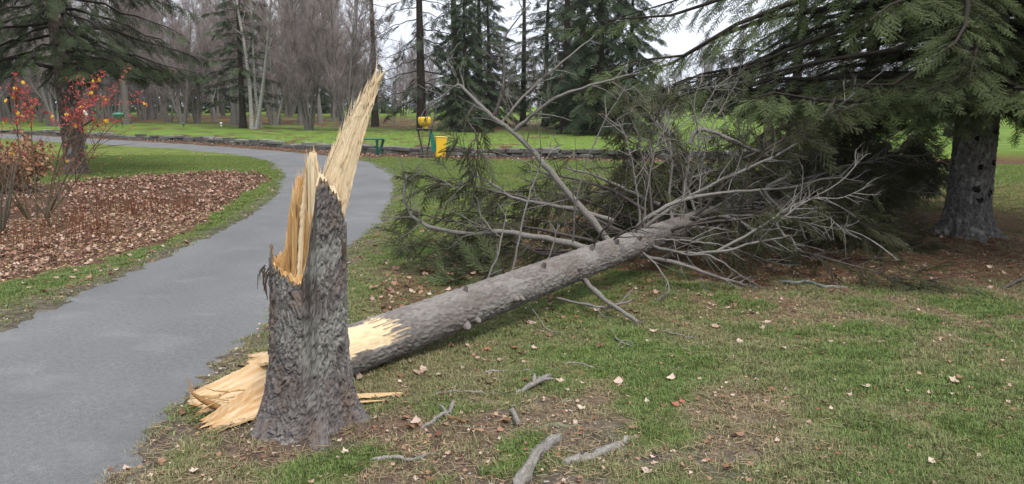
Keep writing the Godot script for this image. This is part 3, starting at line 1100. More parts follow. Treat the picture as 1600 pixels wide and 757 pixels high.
func cells(sd: int, freq: float, what: int) -> FastNoiseLite:
	var f := FastNoiseLite.new()
	f.seed = sd
	f.frequency = freq
	f.noise_type = FastNoiseLite.TYPE_CELLULAR
	f.cellular_distance_function = FastNoiseLite.DISTANCE_EUCLIDEAN
	f.cellular_return_type = what
	f.fractal_type = FastNoiseLite.FRACTAL_NONE
	return f

func build_near_spruces() -> void:
	# right: thick grey trunk, boughs sweeping left over the fallen crown
	var kind := conifer_kind(501, {"height": 9.0, "full": 15.0, "radius": 0.2, "boughs": 200, "first": 0.17, "low": 1.5, "reach": 5.2, "rise": 0.1, "droop": 0.42, "floor": 1.6, "toward": PI / 2 + 0.9, "short": 0.8, "step": 0.15, "hang": 0.45, "inner": 0.08, "side": 0.75, "spray": 0.2, "mesh": near_spray, "bark": Color(0.1, 0.09, 0.085), "twig": Color(0.055, 0.048, 0.042), "tint": Color(0.062, 0.082, 0.036), "tint2": Color(0.105, 0.14, 0.055), "leafy": 0.88, "dead": 0.08})
	var at := on_land(5.32, -8.95)
	var t := thing("spruce_tree", at, "standing spruce with thick grey trunk at the right edge, boughs over the fallen crown", "tree")
	var tr := part("trunk", bark_column(511, 9.0, 0.228, 0.13, 0.11, 620, 230, Color(0.115, 0.108, 0.105)).mesh(M.bark), t)
	tr.position.y = -0.02
	for q in [[0.80, 0.25], [0.84, 0.8], [0.55, 0.2], [1.12, 0.05], [1.2, 0.75], [0.5, 0.75], [0.42, 0.3]]:
		# knots left by lost boughs
		var b := Buf.new()
		var an: float = PI / 2 + 0.5 - q[1] * 1.4
		var d := Vector3(cos(an), 0, sin(an))
		var rr := lerpf(0.228, 0.13, q[0] / 9.0)
		var ks := rng.randf_range(0.7, 1.5)
		b.tube(PackedVector3Array([d * (rr - 0.05), d * (rr + 0.006), d * (rr + 0.014)]), PackedFloat32Array([0.05 * ks, 0.034 * ks, 0.012 * ks]), 9, Color(0.04, 0.035, 0.032))
		for e in b.v.size():
			b.v[e] += Vector3(0, 1, 0) * b.v[e].dot(Vector3(d.z, 0, -d.x)) * rng.randf_range(-0.3, 0.3) + Vector3(rng.randf_range(-1, 1), rng.randf_range(-1, 1), rng.randf_range(-1, 1)) * 0.012
		var kn := part("knot", b.mesh(M.bark), tr)
		kn.position.y = q[0]
	var c := part("crown", kind[1], t)
	many("needles", kind[4], kind[2], kind[3], c)
	c.rotation.y = 0.9
	# left: dark trunk, boughs hanging into the picture
	kind = conifer_kind(502, {"height": 10.0, "full": 15.0, "radius": 0.2, "boughs": 90, "first": 0.25, "low": 1.3, "reach": 3.7, "rise": 0.02, "droop": 0.42, "floor": 2.3, "step": 0.17, "hang": 0.5, "side": 0.8, "spray": 0.3, "mesh": near_spray, "bark": Color(0.07, 0.055, 0.05), "twig": Color(0.05, 0.042, 0.036), "tint": Color(0.036, 0.055, 0.026), "tint2": Color(0.055, 0.08, 0.036)})
	at = on_land(-10.25, -18.2)
	t = thing("spruce_tree", at, "dark trunked spruce at the left edge with boughs hanging over the leaf bed", "tree")
	part("trunk", bark_column(512, 10.0, 0.215, 0.12, 0.09, 260, 72, Color(0.085, 0.068, 0.06)).mesh(M.bark), t)
	t.rotation.z = 0.03
	c = part("crown", kind[1], t)
	many("needles", kind[4], kind[2], kind[3], c)
	c.rotation.y = 2.0

# ---------------------------------------------------------------- shrubs on the left
func build_shrubs() -> void:
	var r := RandomNumberGenerator.new()
	r.seed = 88
	# red twigged shrub
	var at := on_land(-6.75, -10.9)
	var t := thing("red_shrub", at, "leggy shrub with red leaves and a few yellow ones at the left edge", "shrub")
	var lm := leaf_mesh(21, 0.0)
	var red := []
	var redt := PackedColorArray()
	var yel := []
	var yelt := PackedColorArray()
	for k in 12:
		var an := r.randf() * TAU
		var lean := r.randf_range(0.15, 0.6)
		var pts := bend(Vector3(cos(an), 0, sin(an)) * 0.1 - Vector3(0, 0.05, 0), Vector3(cos(an) * lean, 1, sin(an) * lean), r.randf_range(1.3, 2.35), 8, 0.09, -0.1, r)
		var b := Buf.new()
		b.tube(pts, taper(0.014, 0.004, 9), 6, Color(0.17, 0.13, 0.085))
		for q in 14:
			var f := r.randf_range(0.35, 1.0)
			var d := off_axis(way_on(pts, f), r.randf_range(0.5, 1.1), r.randf() * TAU)
			var l := bend(point_on(pts, f), d, r.randf_range(0.25, 0.6), 4, 0.12, 0.0, r)
			b.tube(l, taper(0.005, 0.002, 5), 4, Color(0.2, 0.12, 0.085))
			for w in 22:
				var p := point_on(l, r.randf_range(0.1, 1.0))
				if p.y < 1.25 and r.randf() < 0.93:
					continue
				var bs := Basis.from_euler(Vector3(r.randf() * TAU, r.randf() * TAU, r.randf() * TAU))
				if r.randf() < 0.035:
					yel.append(Transform3D(bs.scaled(Vector3.ONE * 0.065), p))
					yelt.append(Color(0.6, 0.38, 0.03) * r.randf_range(0.8, 1.2))
				else:
					red.append(Transform3D(bs * Basis.from_scale(Vector3(0.055, 0.04, 0.016)), p + Vector3(r.randf_range(-0.05, 0.05), r.randf_range(-0.04, 0.04), r.randf_range(-0.05, 0.05))))
					redt.append(Color(0.36, 0.04, 0.045).lerp(Color(0.38, 0.085, 0.075), r.randf()))
		part("stem", b.mesh(M.twig), t)
	many("red_foliage", lm, red, redt, t)
	many("yellow_foliage", lm, yel, yelt, t)
	# bare stems beside it, and a brown leaved bush behind
	for q in [[-6.35, -9.4, 1.05, "bare twiggy shrub with thin grey stems nearest the left edge of the leaf bed", 14], [-6.0, -10.1, 0.75, "small bare shrub of a few thin stems beside the red shrub", 7], [-11.6, -15.2, 1.1, "bare shrub under the left spruce behind the red shrub", 10]]:
		var s := thing("bare_shrub", on_land(q[0], q[1]), q[3], "shrub", "bare shrubs")
		for k in q[4]:
			var an := r.randf() * TAU
			var b := Buf.new()
			var pts := bend(Vector3(cos(an), 0, sin(an)) * 0.05 - Vector3(0, 0.04, 0), Vector3(cos(an) * 0.4, 1, sin(an) * 0.4), q[2] * r.randf_range(0.6, 1.15), 6, 0.1, 0.0, r)
			b.tube(pts, taper(0.010, 0.003, 7), 5, Color(0.16, 0.14, 0.11))
			for e in 6:
				var f := r.randf_range(0.3, 1.0)
				var p := point_on(pts, f)
				b.spike(p, p + off_axis(way_on(pts, f), r.randf_range(0.4, 0.9), r.randf() * TAU) * r.randf_range(0.12, 0.4), 0.003, Color(0.17, 0.14, 0.11))
			part("stem", b.mesh(M.twig), s)
	var bu := thing("brown_bush", on_land(-9.35, -14.2), "rounded bush of withered brown leaves at the left edge", "bush")
	var pl := []
	var tn := PackedColorArray()
	for k in 26:
		var an := r.randf() * TAU
		var b := Buf.new()
		var pts := bend(Vector3(cos(an), 0, sin(an)) * 0.06 - Vector3(0, 0.04, 0), Vector3(cos(an) * r.randf_range(0.1, 0.9), 1, sin(an) * 0.7), r.randf_range(0.8, 1.2), 5, 0.08, -0.1, r)
		b.tube(pts, taper(0.008, 0.004, 6), 5, Color(0.16, 0.11, 0.07))
		part("stem", b.mesh(M.twig), bu)
		for e in 70:
			var p := point_on(pts, r.randf_range(0.45, 1.0)) + Vector3(r.randf_range(-1, 1), r.randf_range(-1, 0.8), r.randf_range(-1, 1)) * 0.16
			pl.append(Transform3D(Basis.from_euler(Vector3(r.randf() * TAU, r.randf() * TAU, r.randf() * TAU)).scaled(Vector3.ONE * r.randf_range(0.07, 0.12)), p))
			tn.append(Color(0.22, 0.11, 0.06).lerp(Color(0.30, 0.19, 0.12), r.randf()))
	many("foliage", leaf_mesh(22, 0.8), pl, tn, bu)
	# withered perennials sticking out of the leaf bed
	for k in 26:
		var x := r.randf_range(-6.0, -4.8)
		var z := r.randf_range(-12.6, -8.6)
		x = lerpf(x, x - 0.9, (-z - 8.6) / 4.0) if k % 2 else x
		var d := thing("dried_plant", on_land(x, z), "tuft of thin withered brown stalks in the leaf bed", "dried plant", "withered stalks in the leaf bed")
		for q in 9:
			var an := r.randf() * TAU
			var p := Vector3(cos(an), 0, sin(an)) * r.randf_range(0.0, 0.22)
			var b := Buf.new()
			b.spike(p - Vector3(0, 0.03, 0), p + Vector3(r.randf_range(-0.05, 0.05), r.randf_range(0.18, 0.42), r.randf_range(-0.05, 0.05)), 0.0075, Color(0.15, 0.06, 0.035))
			part("stalk", b.mesh(M.twig), d)
	# hedge stems far right
	for k in 7:
		var h := thing("bare_shrub", on_land(15.6 + k * 0.75, -21.0 - r.randf() * 1.5), "bare brown hedge shrub behind the right spruce trunk", "shrub", "bare hedge shrubs at the right edge")
		for q in 12:
			var b := Buf.new()
			var an := r.randf() * TAU
			var pts := bend(Vector3(cos(an), 0, sin(an)) * 0.2 - Vector3(0, 0.04, 0), Vector3(cos(an) * 0.25, 1, sin(an) * 0.25), r.randf_range(1.4, 2.3), 6, 0.08, 0.0, r)
			b.tube(pts, taper(0.018, 0.006, 7), 5, Color(0.24, 0.185, 0.14))
			for e in 8:
				var f := r.randf_range(0.2, 1.0)
				var p := point_on(pts, f)
				b.spike(p, p + off_axis(way_on(pts, f), 0.6, r.randf() * TAU) * r.randf_range(0.2, 0.6), 0.006, Color(0.24, 0.185, 0.14))
			part("stem", b.mesh(M.twig), h)

# curled dead leaf with lobes, 1 unit across
func leaf_mesh(sd: int, curl: float) -> ArrayMesh:
	var r := RandomNumberGenerator.new()
	r.seed = sd
	var b := Buf.new()
	var ring := 15
	var mid := b.vert(Vector3(0, 0.02, 0), Vector3.UP, Color(0.9, 0.9, 0.9))
	var tw := r.randf_range(-0.5, 0.5)
	for k in ring:
		var an := TAU * k / ring
		var rad := 0.5 * (0.62 + 0.38 * absf(cos(an * 2.5))) * r.randf_range(0.85, 1.1)
		var p := Vector3(cos(an) * rad, 0, sin(an) * rad * 0.8)
		p.y = curl * (p.x * p.x * 1.5 + p.z * p.z * 0.6) + tw * p.x * p.z * curl * 2.0 + r.randf_range(-0.05, 0.05) * curl
		var q := p * 0.55
		q.y = curl * (q.x * q.x * 1.5 + q.z * q.z * 0.6) * 0.9
		var g := r.randf_range(0.85, 1.15)
		b.vert(q, Vector3.UP, Color(1, 1, 1))
		b.vert(p, Vector3.UP, Color(g, g, g))
	for k in ring:
		var a := 1 + k * 2
		var c := 1 + ((k + 1) % ring) * 2
		b.tri(mid, a, c)
		b.tri(a, a + 1, c)
		b.tri(c, a + 1, c + 1)
	# stalk
	var s := b.v.size()
	b.vert(Vector3(-0.3, 0.01, 0.012), Vector3.UP, Color(0.6, 0.6, 0.6))
	b.vert(Vector3(-0.3, 0.01, -0.012), Vector3.UP, Color(0.6, 0.6, 0.6))
	b.vert(Vector3(-0.8, 0.06 + 0.1 * curl, 0.05), Vector3.UP, Color(0.6, 0.6, 0.6))
	b.tri(s, s + 1, s + 2)
	b.smooth()
	if b.n[0].y < 0:
		for k in b.n.size():
			b.n[k] = -b.n[k]
	return b.mesh(M.leaf)

# ---------------------------------------------------------------- the stump
func steps(list: Array, x: float) -> float:
	if x <= list[0][0]:
		return list[0][1]
	for k in list.size() - 1:
		if x <= list[k + 1][0]:
			return lerpf(list[k][1], list[k + 1][1], (x - list[k][0]) / (list[k + 1][0] - list[k][0]))
	return list[-1][1]

var front_rim := [[-0.18, 0.86], [-0.15, 0.85], [-0.11, 0.82], [-0.07, 0.79], [-0.03, 0.80], [-0.01, 0.88], [0.005, 1.0], [0.02, 1.12], [0.035, 1.22], [0.05, 1.275], [0.07, 1.255], [0.1, 1.22], [0.125, 1.2], [0.15, 1.14], [0.175, 1.02]]
var back_rim := [[-0.18, 0.84], [-0.115, 0.86], [-0.1, 0.95], [-0.085, 1.08], [-0.06, 1.2], [-0.04, 1.235], [-0.02, 1.22], [0.0, 1.32], [0.025, 1.35], [0.045, 1.33], [0.06, 1.2], [0.1, 1.1], [0.175, 1.0]]
var fibre := noise(601, 60.0)
var fibre2 := noise(602, 22.0)

func stump_radius(h: float) -> float:
	return steps([[-0.1, 0.31], [0.0, 0.285], [0.06, 0.253], [0.12, 0.23], [0.22, 0.205], [0.35, 0.186], [0.55, 0.177], [0.9, 0.17], [1.4, 0.163]], h)

func stump_top(u: float, w: float) -> float:
	var jag: float = 0.035 * fibre.get_noise_2d(u, w) + 0.03 * fibre2.get_noise_2d(u, w)
	var edge: float = 0.045 + 0.02 * fibre2.get_noise_2d(u * 2.0 + 7.0, 0.0)
	if u > 0.03:
		edge = 0.02
	var f := steps(front_rim, u)
	var bk := steps(back_rim, u)
	if w < -0.09:
		bk = minf(bk, lerpf(1.0, 0.86, (-w - 0.09) / 0.08))
	# a strip of torn wood stands in the notch
	if w <= edge and w > edge - 0.05 and u < 0.0:
		bk -= 0.14 * (1.0 + 2.2 * fibre2.get_noise_2d(u * 1.5, 3.0))
	return (f if w > edge else bk) + jag * (0.5 if w > edge else 1.0)

func build_stump() -> void:
	var at := Vector3(-1.02, 0.0, -3.68)
	var t := thing("broken_stump", at, "snapped spruce stump with rough grey bark and a tall pale splinter, beside the path", "tree stump")
	t.rotation.y = 0.27
	var lean := 0.035
	# bark
	var b := Buf.new()
	var rows := 250
	var sides := 300
	var plate := cells(611, 1.0, FastNoiseLite.RETURN_DISTANCE2_SUB)
	var tone := cells(611, 1.0, FastNoiseLite.RETURN_CELL_VALUE)
	var rough := noise(613, 1.0, FastNoiseLite.TYPE_SIMPLEX_SMOOTH, 3)
	var warp := noise(614, 9.0)
	var lobes := noise(615, 1.0)
	var patch := noise(616, 4.5, FastNoiseLite.TYPE_SIMPLEX_SMOOTH, 3)
	var rims := []
	for s in sides:
		var an := TAU * s / sides
		var rr := 0.168
		rims.append(stump_top(cos(an) * rr, sin(an) * rr))
	for y in rows + 1:
		var f := float(y) / rows
		for s in sides:
			var an := TAU * s / sides
			var d := Vector3(cos(an), 0, sin(an))
			var h: float = lerpf(-0.09, rims[s], f)
			var r := stump_radius(h)
			var fl := exp(-maxf(h, 0) / 0.10)
			var rootl: float = pow(maxf(0.0, cos(an * 5.0 - 0.93)), 1.5) * 0.085 + 0.03 * lobes.get_noise_2d(d.x * 2.0, d.z * 2.0)
			r += fl * rootl - 0.012 * fl
			r += 0.008 * lobes.get_noise_3d(d.x * 1.5, h * 1.2, d.z * 1.5)
			var q := Vector3(d.x * r, h * 0.42, d.z * r)
			var wv := Vector3(warp.get_noise_3dv(q), warp.get_noise_3dv(q + Vector3(3, 1, 2)), warp.get_noise_3dv(q + Vector3(7, 4, 9))) * 0.03
			q = (q + wv) * 62.0
			var e: float = plate.get_noise_3dv(q)
			var e2: float = plate.get_noise_3dv(q * 2.3 + Vector3(50, 0, 0))
			var ro: float = rough.get_noise_3dv(q * 0.9)
			var cr: float = tone.get_noise_3dv(q)
			var c2v: float = tone.get_noise_3dv(q * 2.3 + Vector3(50, 0, 0))
			r += 0.005 * smoothstep(-1.0, -0.75, e) + 0.006 * cr + 0.003 * c2v + 0.002 * smoothstep(-1.0, -0.8, e2) + 0.004 * ro
			# shading of single bark plates: grey, some brown, some with pale lichen
			var c := Color(0.108, 0.099, 0.1) * (1.0 + 0.22 * cr + 0.25 * ro + 0.12 * c2v)
			var pa: float = patch.get_noise_3dv(d * r * 1.0 + Vector3(0, h * 0.7, 0))
			c = c.lerp(Color(0.21, 0.21, 0.2), 0.65 * smoothstep(0.08, 0.35, pa + 0.4 * ro))
			c = c.lerp(Color(0.13, 0.09, 0.065), 0.45 * smoothstep(0.08, 0.4, -pa + 0.4 * ro))
			if f > 0.985 and sin(an) > -0.2:
				c = c.lerp(Color(0.30, 0.18, 0.08), 0.4)
			c.a = 1.0
			var p := d * r + Vector3(lean * maxf(h, 0), h, 0)
			b.vert(p, d, c)
	for y in rows:
		for s in sides:
			var a := y * sides + s
			var c := y * sides + (s + 1) % sides
			b.tri(a, c, a + sides)
			b.tri(c, c + sides, a + sides)
	b.smooth()
	outward(b)
	part("bark", b.mesh(M.bark), t)
	# torn wood inside
	b = Buf.new()
	var rings := 44
	var pts := []
	for k in rings + 1:
		var row := []
		for s in sides:
			var an := TAU * s / sides + 0.004 * sin(k * 7.0)
			var rr := 0.0005 + 0.1695 * k / rings
			var u := cos(an) * rr
			var w := sin(an) * rr
			var h := stump_top(u, w) if k < rings else float(rims[s]) - 0.002
			row.append(Vector3(u + lean * h, h, w))
		pts.append(row)
	for k in rings:
		for s in sides:
			var s2 := (s + 1) % sides
			for q in [[pts[k][s], pts[k + 1][s], pts[k][s2]], [pts[k][s2], pts[k + 1][s], pts[k + 1][s2]]]:
				var m: Vector3 = (q[0] + q[1] + q[2]) / 3.0
				var v := 0.5 + 0.5 * fibre2.get_noise_2d(m.x * 2.0, m.z * 2.0)
				var c := Color(0.58, 0.40, 0.20).lerp(Color(0.50, 0.27, 0.10), clampf(v * 1.3 - 0.25, 0, 1))
				if m.x > 0.0 + lean * m.y and m.y > 1.1:
					c = Color(0.72, 0.6, 0.42)
				var k0 := b.v.size()
				b.flat(q[0], q[2], q[1], c)
				for e in 3:
					b.t[k0 + e] = Vector2((q[0] if e == 0 else q[2] if e == 1 else q[1]).x * 6.0 + m.z * 3.0, b.v[k0 + e].y * 1.2)
	part("torn_wood", b.mesh(M.wood), t)
	# tall splinter: a slab of the back split off and leaning out to the right
	var left := [[0.80, 0.155], [0.95, 0.135], [1.1, 0.118], [1.25, 0.112], [1.3, 0.135], [1.41, 0.186], [1.5, 0.226], [1.545, 0.243], [1.552, 0.262], [1.60, 0.283], [1.607, 0.296], [1.65, 0.318], [1.657, 0.332], [1.70, 0.366], [1.775, 0.434]]
	var right := [[0.80, 0.17], [0.95, 0.187], [1.05, 0.207], [1.115, 0.225], [1.32, 0.28], [1.56, 0.352], [1.7, 0.404], [1.775, 0.437]]
	slab("splinter", t, left, right, 0.80, 1.77, 90, 40, func(u, h, g): return 0.015 - 0.05 * (h - 0.9) + 0.012 * sin(g * PI), 0.04, 621)
	# a pale sliver standing in the notch
	slab("sliver", t, [[0.76, -0.03], [0.9, -0.018], [1.1, 0.002], [1.2, 0.02], [1.3, 0.032]], [[0.76, -0.005], [0.95, 0.012], [1.2, 0.036], [1.3, 0.038]], 0.76, 1.29, 50, 12, func(u, h, g): return 0.085 - 0.05 * (h - 0.76) + 0.01 * sin(g * PI), 0.02, 622)
	# fringe of torn fibres along the break
	var fr := Buf.new()
	for k in 150:
		var h := rng.randf_range(0.95, 1.72)
		var g := rng.randf()
		var u := lerpf(steps(left, h), steps(right, h), 0.0 if k % 2 == 0 else g)
		var p := Vector3(u, h, 0.02 - 0.05 * (h - 0.9) + 0.012 * sin(g * PI) * (k % 2))
		var e := p + Vector3(rng.randf_range(0.0, 0.035), rng.randf_range(0.04, 0.13), rng.randf_range(0.0, 0.014))
		if k % 2 == 0:
			e.x = lerpf(u, steps(left, minf(e.y, 1.77)), 0.5) + rng.randf_range(-0.006, 0.004)
		fr.spike(p, e, rng.randf_range(0.0012, 0.0035), Color(0.66, 0.52, 0.34) * rng.randf_range(0.75, 1.08))
	for k in 130:
		var u := rng.randf_range(-0.1, 0.06)
		var w := rng.randf_range(-0.06, 0.07)
		var h := stump_top(u, w)
		var p := Vector3(u + lean * h, h - 0.05, w)
		fr.spike(p, p + Vector3(rng.randf_range(-0.012, 0.012), rng.randf_range(0.05, 0.13), rng.randf_range(-0.01, 0.012)), rng.randf_range(0.0012, 0.004), Color(0.58, 0.40, 0.21) * rng.randf_range(0.7, 1.15))
	tag(part("fibre_fringe", fr.mesh(M.wood), t), "", "", "", "stuff")
	# torn bark hanging at the left rim
	for k in 9:
		var q := Buf.new()
		var p := Vector3(-0.165 + rng.randf_range(-0.012, 0.02), 0.85 - rng.randf() * 0.03, rng.randf_range(-0.03, 0.1))
		var e := p + Vector3(rng.randf_range(-0.04, 0.01), rng.randf_range(-0.16, -0.03), rng.randf_range(-0.01, 0.03))
		q.tube(PackedVector3Array([p, p.lerp(e, 0.5) + Vector3(-0.012, 0.012, 0), e]), PackedFloat32Array([0.004, 0.003, 0.001]), 5, Color(0.06, 0.045, 0.035))
		part("bark_shred", q.mesh(M.bark), t)
	var sh := Buf.new()
	sh.tube(PackedVector3Array([Vector3(0.16, 1.0, 0.06), Vector3(0.185, 0.94, 0.07), Vector3(0.195, 0.90, 0.07), Vector3(0.19, 0.885, 0.07)]), PackedFloat32Array([0.012, 0.02, 0.016, 0.003]), 7, Color(0.06, 0.045, 0.038))
	part("bark_shred", sh.mesh(M.bark), t)
	# stub of a lost twig
	sh = Buf.new()
	for k in 14:
		var p := Vector3(0.075 + rng.randf_range(-0.03, 0.03), 0.47 + rng.randf_range(-0.06, 0.04), 0.17)
		sh.spike(p, p + Vector3(rng.randf_range(-0.04, 0.04), rng.randf_range(-0.05, 0.01), rng.randf_range(0.02, 0.045)), 0.003, Color(0.07, 0.06, 0.05))
	part("moss_tuft", sh.mesh(M.bark), t)

func outward(b: Buf) -> void:
	var k := b.v.size() / 2
	if b.n[k].dot(Vector3(b.v[k].x, 0, b.v[k].z)) < 0:
		for e in b.n.size():
			b.n[e] = -b.n[e]

# a split slab standing between two edges given as (height, sideways); front is torn wood, back is bark
func slab(called: String, parent: Node, left: Array, right: Array, h0: float, h1: float, rows: int, cols: int, depth: Callable, thick: float, sd: int) -> void:
	var b := Buf.new()
	var kb := Buf.new()
	var gr := noise(sd, 1.0)
	var plate := cells(sd, 40.0, FastNoiseLite.RETURN_DISTANCE2_SUB)
	for side in 2:
		for y in rows + 1:
			var h := lerpf(h0, h1, float(y) / rows)
			var l := steps(left, h) + 0.004 * gr.get_noise_2d(h * 28.0, 5.0)
			var r := steps(right, h) + 0.002 * gr.get_noise_2d(h * 24.0, 15.0)
			for x in cols + 1:
				var g := float(x) / cols
				var u := lerpf(l, r, g)
				# the grain runs with the slab
				var across := u - lerpf(steps(left, h), steps(right, h), 0.5)
				var ridge: float = gr.get_noise_2d(across * 160.0, h * 2.2) + 0.6 * gr.get_noise_2d(across * 420.0, h * 4.0)
				var step: float = 0.7 * signf(gr.get_noise_2d(across * 45.0 + 30.0, h * 1.3))
				var w: float = (depth as Callable).call(u, h, g)
				var edge := sin(g * PI)
				if side == 0:
					var c := Color(0.72, 0.595, 0.42).lerp(Color(0.62, 0.45, 0.27), clampf(0.15 + 0.6 * gr.get_noise_2d(across * 70.0, h * 1.1), 0, 1))
					b.vert(Vector3(u, h, w + 0.004 * ridge + 0.002 * step), Vector3.BACK, c, Vector2(across * 9.0, h * 1.2))
				else:
					var back := w - thick * (0.25 + 0.75 * edge) * clampf((h1 - h) / 0.25, 0.12, 1.0)
					var e: float = plate.get_noise_3d(u, h * 0.5, 0)
					kb.vert(Vector3(u, h, back - 0.006 * smoothstep(-1.0, -0.5, e)), Vector3.FORWARD, Color(0.115, 0.1, 0.095) * (1.0 + 0.3 * e))
	for y in rows:
		for x in cols:
			var a := y * (cols + 1) + x
			b.tri(a, a + 1, a + cols + 1); b.tri(a + 1, a + cols + 2, a + cols + 1)
			kb.tri(a, a + 1, a + cols + 1); kb.tri(a + 1, a + cols + 2, a + cols + 1)
	b.smooth()
	kb.smooth()
	for q in [[b, 1.0], [kb, -1.0]]:
		var bb: Buf = q[0]
		if bb.n[bb.n.size() / 2].z * q[1] < 0:
			for e in bb.n.size():
				bb.n[e] = -bb.n[e]
	# close the edges
	var n0 := b.v.size()
	for y in rows:
		for x in [0, cols]:
			var a: int = y * (cols + 1) + x
			var c := a + cols + 1
			var sg := -1.0 if x == 0 else 1.0
			var col := Color(0.5, 0.33, 0.16) if x == 0 else Color(0.2, 0.14, 0.1)
			var k := b.v.size()
			for p in [b.v[a], b.v[c], kb.v[a], kb.v[c]]:
				b.vert(p, Vector3(sg, 0, 0.2).normalized(), col, Vector2(p.z * 9.0, p.y))
			b.tri(k, k + 1, k + 2); b.tri(k + 1, k + 3, k + 2)
	var o := part(called, b.mesh(M.wood), parent)
	part("bark_back", kb.mesh(M.bark), o)

# ---------------------------------------------------------------- the fallen tree
var log_a := Vector3(-0.98, 0.165, -4.39)
var log_c := Vector3(1.16, 0.39, -6.88)

func log_at(t: float) -> Vector3:
	var p := log_a.lerp(log_c, minf(t, 1.6))
	if t > 1.6:
		# the thin top sags back towards the ground
		p += (log_c - log_a) * (t - 1.6)
		p.y -= 0.10 * pow(t - 1.6, 2.0)
	return p

func log_radius(t: float) -> float:
	return maxf(0.018, 0.145 - 0.03 * t - 0.005 * t * t) if t < 3.4 else 0.02

func build_fallen() -> void:
	var r := RandomNumberGenerator.new()
	r.seed = 909
	var root := thing("fallen_tree", Vector3.ZERO, "fallen spruce trunk with grey bark, tangled branches and a crown of olive needles", "fallen tree")
	var axis := (log_c - log_a).normalized()
	var side := axis.cross(Vector3.UP).normalized()
	var up := side.cross(axis).normalized()
	# trunk
	var bb := Buf.new()
	var wb := Buf.new()
	var plate := cells(701, 1.0, FastNoiseLite.RETURN_DISTANCE2_SUB)
	var tone := cells(701, 1.0, FastNoiseLite.RETURN_CELL_VALUE)
	var rough := noise(703, 1.0, FastNoiseLite.TYPE_SIMPLEX_SMOOTH, 3)
	var warp := noise(704, 9.0)
	var patch := noise(705, 3.0, FastNoiseLite.TYPE_SIMPLEX_SMOOTH, 3)
	var sides := 120
	var ts := PackedFloat32Array()
	var tt := -0.07
	while tt < 3.55:
		ts.append(tt)
		tt += 0.0033 if tt < 1.25 else 0.02
	var base_v := []
	for t in ts:
		var c := log_at(t)
		for s in sides:
			var an := TAU * s / sides
			var d := side * cos(an) + up * sin(an)
			var rr := log_radius(t)
			var q := Vector3(cos(an) * rr, t * 3.29 * 0.5, sin(an) * rr)
			q += Vector3(warp.get_noise_3dv(q), warp.get_noise_3dv(q + Vector3(3, 1, 2)), 0) * 0.02
			q *= 64.0
			var e: float = plate.get_noise_3dv(q)
			var ro: float = rough.get_noise_3dv(q * 0.8)
			var cv: float = tone.get_noise_3dv(q)
			var pa: float = patch.get_noise_3dv(q * 0.03)
			var col := Color(0.142, 0.13, 0.124) * (1.0 + 0.25 * cv + 0.25 * ro)
			col = col.lerp(Color(0.21, 0.203, 0.195), 0.5 * smoothstep(0.0, 0.4, pa + 0.4 * ro))
			col = col.lerp(Color(0.11, 0.09, 0.078), 0.4 * smoothstep(0.1, 0.4, -pa + 0.4 * ro))
			# peeled place near the break, on the side towards the camera and up
			var front := cos(an - 0.85)
			var peel: float = smoothstep(0.70, 0.78, front + 0.1 * warp.get_noise_2d(an * 0.8, t * 1.2)) * smoothstep(0.085, 0.075, t + 0.05 * warp.get_noise_2d(an * 1.1, 4.0))
			var disp: float = 0.0025 * smoothstep(-1.0, -0.8, e) + 0.0035 * ro + 0.004 * cv
			disp *= 0.4 + 0.6 * clampf(rr / 0.12, 0, 1)
			if peel > 0.5:
				disp = -0.008 + 0.002 * rough.get_noise_3d(q.x * 2.0, q.y * 0.1, q.z * 2.0)
				col = Color(0.57, 0.45, 0.29) * (1.0 + 0.35 * rough.get_noise_3d(q.x * 1.5, q.y * 0.1, q.z * 1.5))
			col.a = 1.0
			bb.vert(c + d * (rr + disp), d, col)
	for k in ts.size() - 1:
		for s in sides:
			var a := k * sides + s
			var b := k * sides + (s + 1) % sides
			bb.tri(a, b, a + sides)
			bb.tri(b, b + sides, a + sides)
	var keep := bb.n.duplicate()
	bb.smooth()
	for k in bb.n.size():
		if bb.n[k].dot(keep[k]) < 0:
			bb.n[k] = -bb.n[k]
	# torn face that closes the butt end
	var mid := bb.vert(log_at(-0.09), -axis, Color(0.5, 0.33, 0.16))
	for s in sides:
		bb.tri(mid, s, (s + 1) % sides)
	part("trunk", bb.mesh(M.bark), root)
	# burls and knots on the trunk
	for q in [[0.27, -0.55, 0.03], [0.30, -0.42, 0.02], [0.42, -0.1, 0.026], [0.44, -0.2, 0.018], [0.55, 1.1, 0.018], [0.75, 1.2, 0.02], [0.85, 1.0, 0.02], [0.3, 1.3, 0.015], [0.95, 0.7, 0.018], [0.66, 0.2, 0.016]]:
		var d: Vector3 = side * cos(q[1]) + up * sin(q[1])
		var b := Buf.new()
		var p: Vector3 = log_at(q[0]) + d * (log_radius(q[0]) - 0.02)
		b.tube(PackedVector3Array([p, p + d * 0.03, p + d * 0.045, p + d * 0.06]), PackedFloat32Array([q[2] * 1.4, q[2] * 1.1, q[2], q[2] * 0.4]), 9, Color(0.16, 0.145, 0.135))
		part("knot", b.mesh(M.bark), root)
	# split butt: slabs of pale wood fanned out on the ground left of the stump
	butt_slab(root, Vector3(-1.291, 0.14, -4.048), Vector3(-1.644, 0.035, -3.834), 0.15, 0.10, 0.035, 801, -0.25)
	butt_slab(root, Vector3(-1.233, 0.1, -3.848), Vector3(-1.483, 0.02, -3.578), 0.13, 0.06, 0.03, 802, -0.3)
	butt_slab(root, Vector3(-1.28, 0.2, -4.12), Vector3(-1.52, 0.13, -4.247), 0.08, 0.05, 0.03, 803, -0.3)
	var cu := Buf.new()
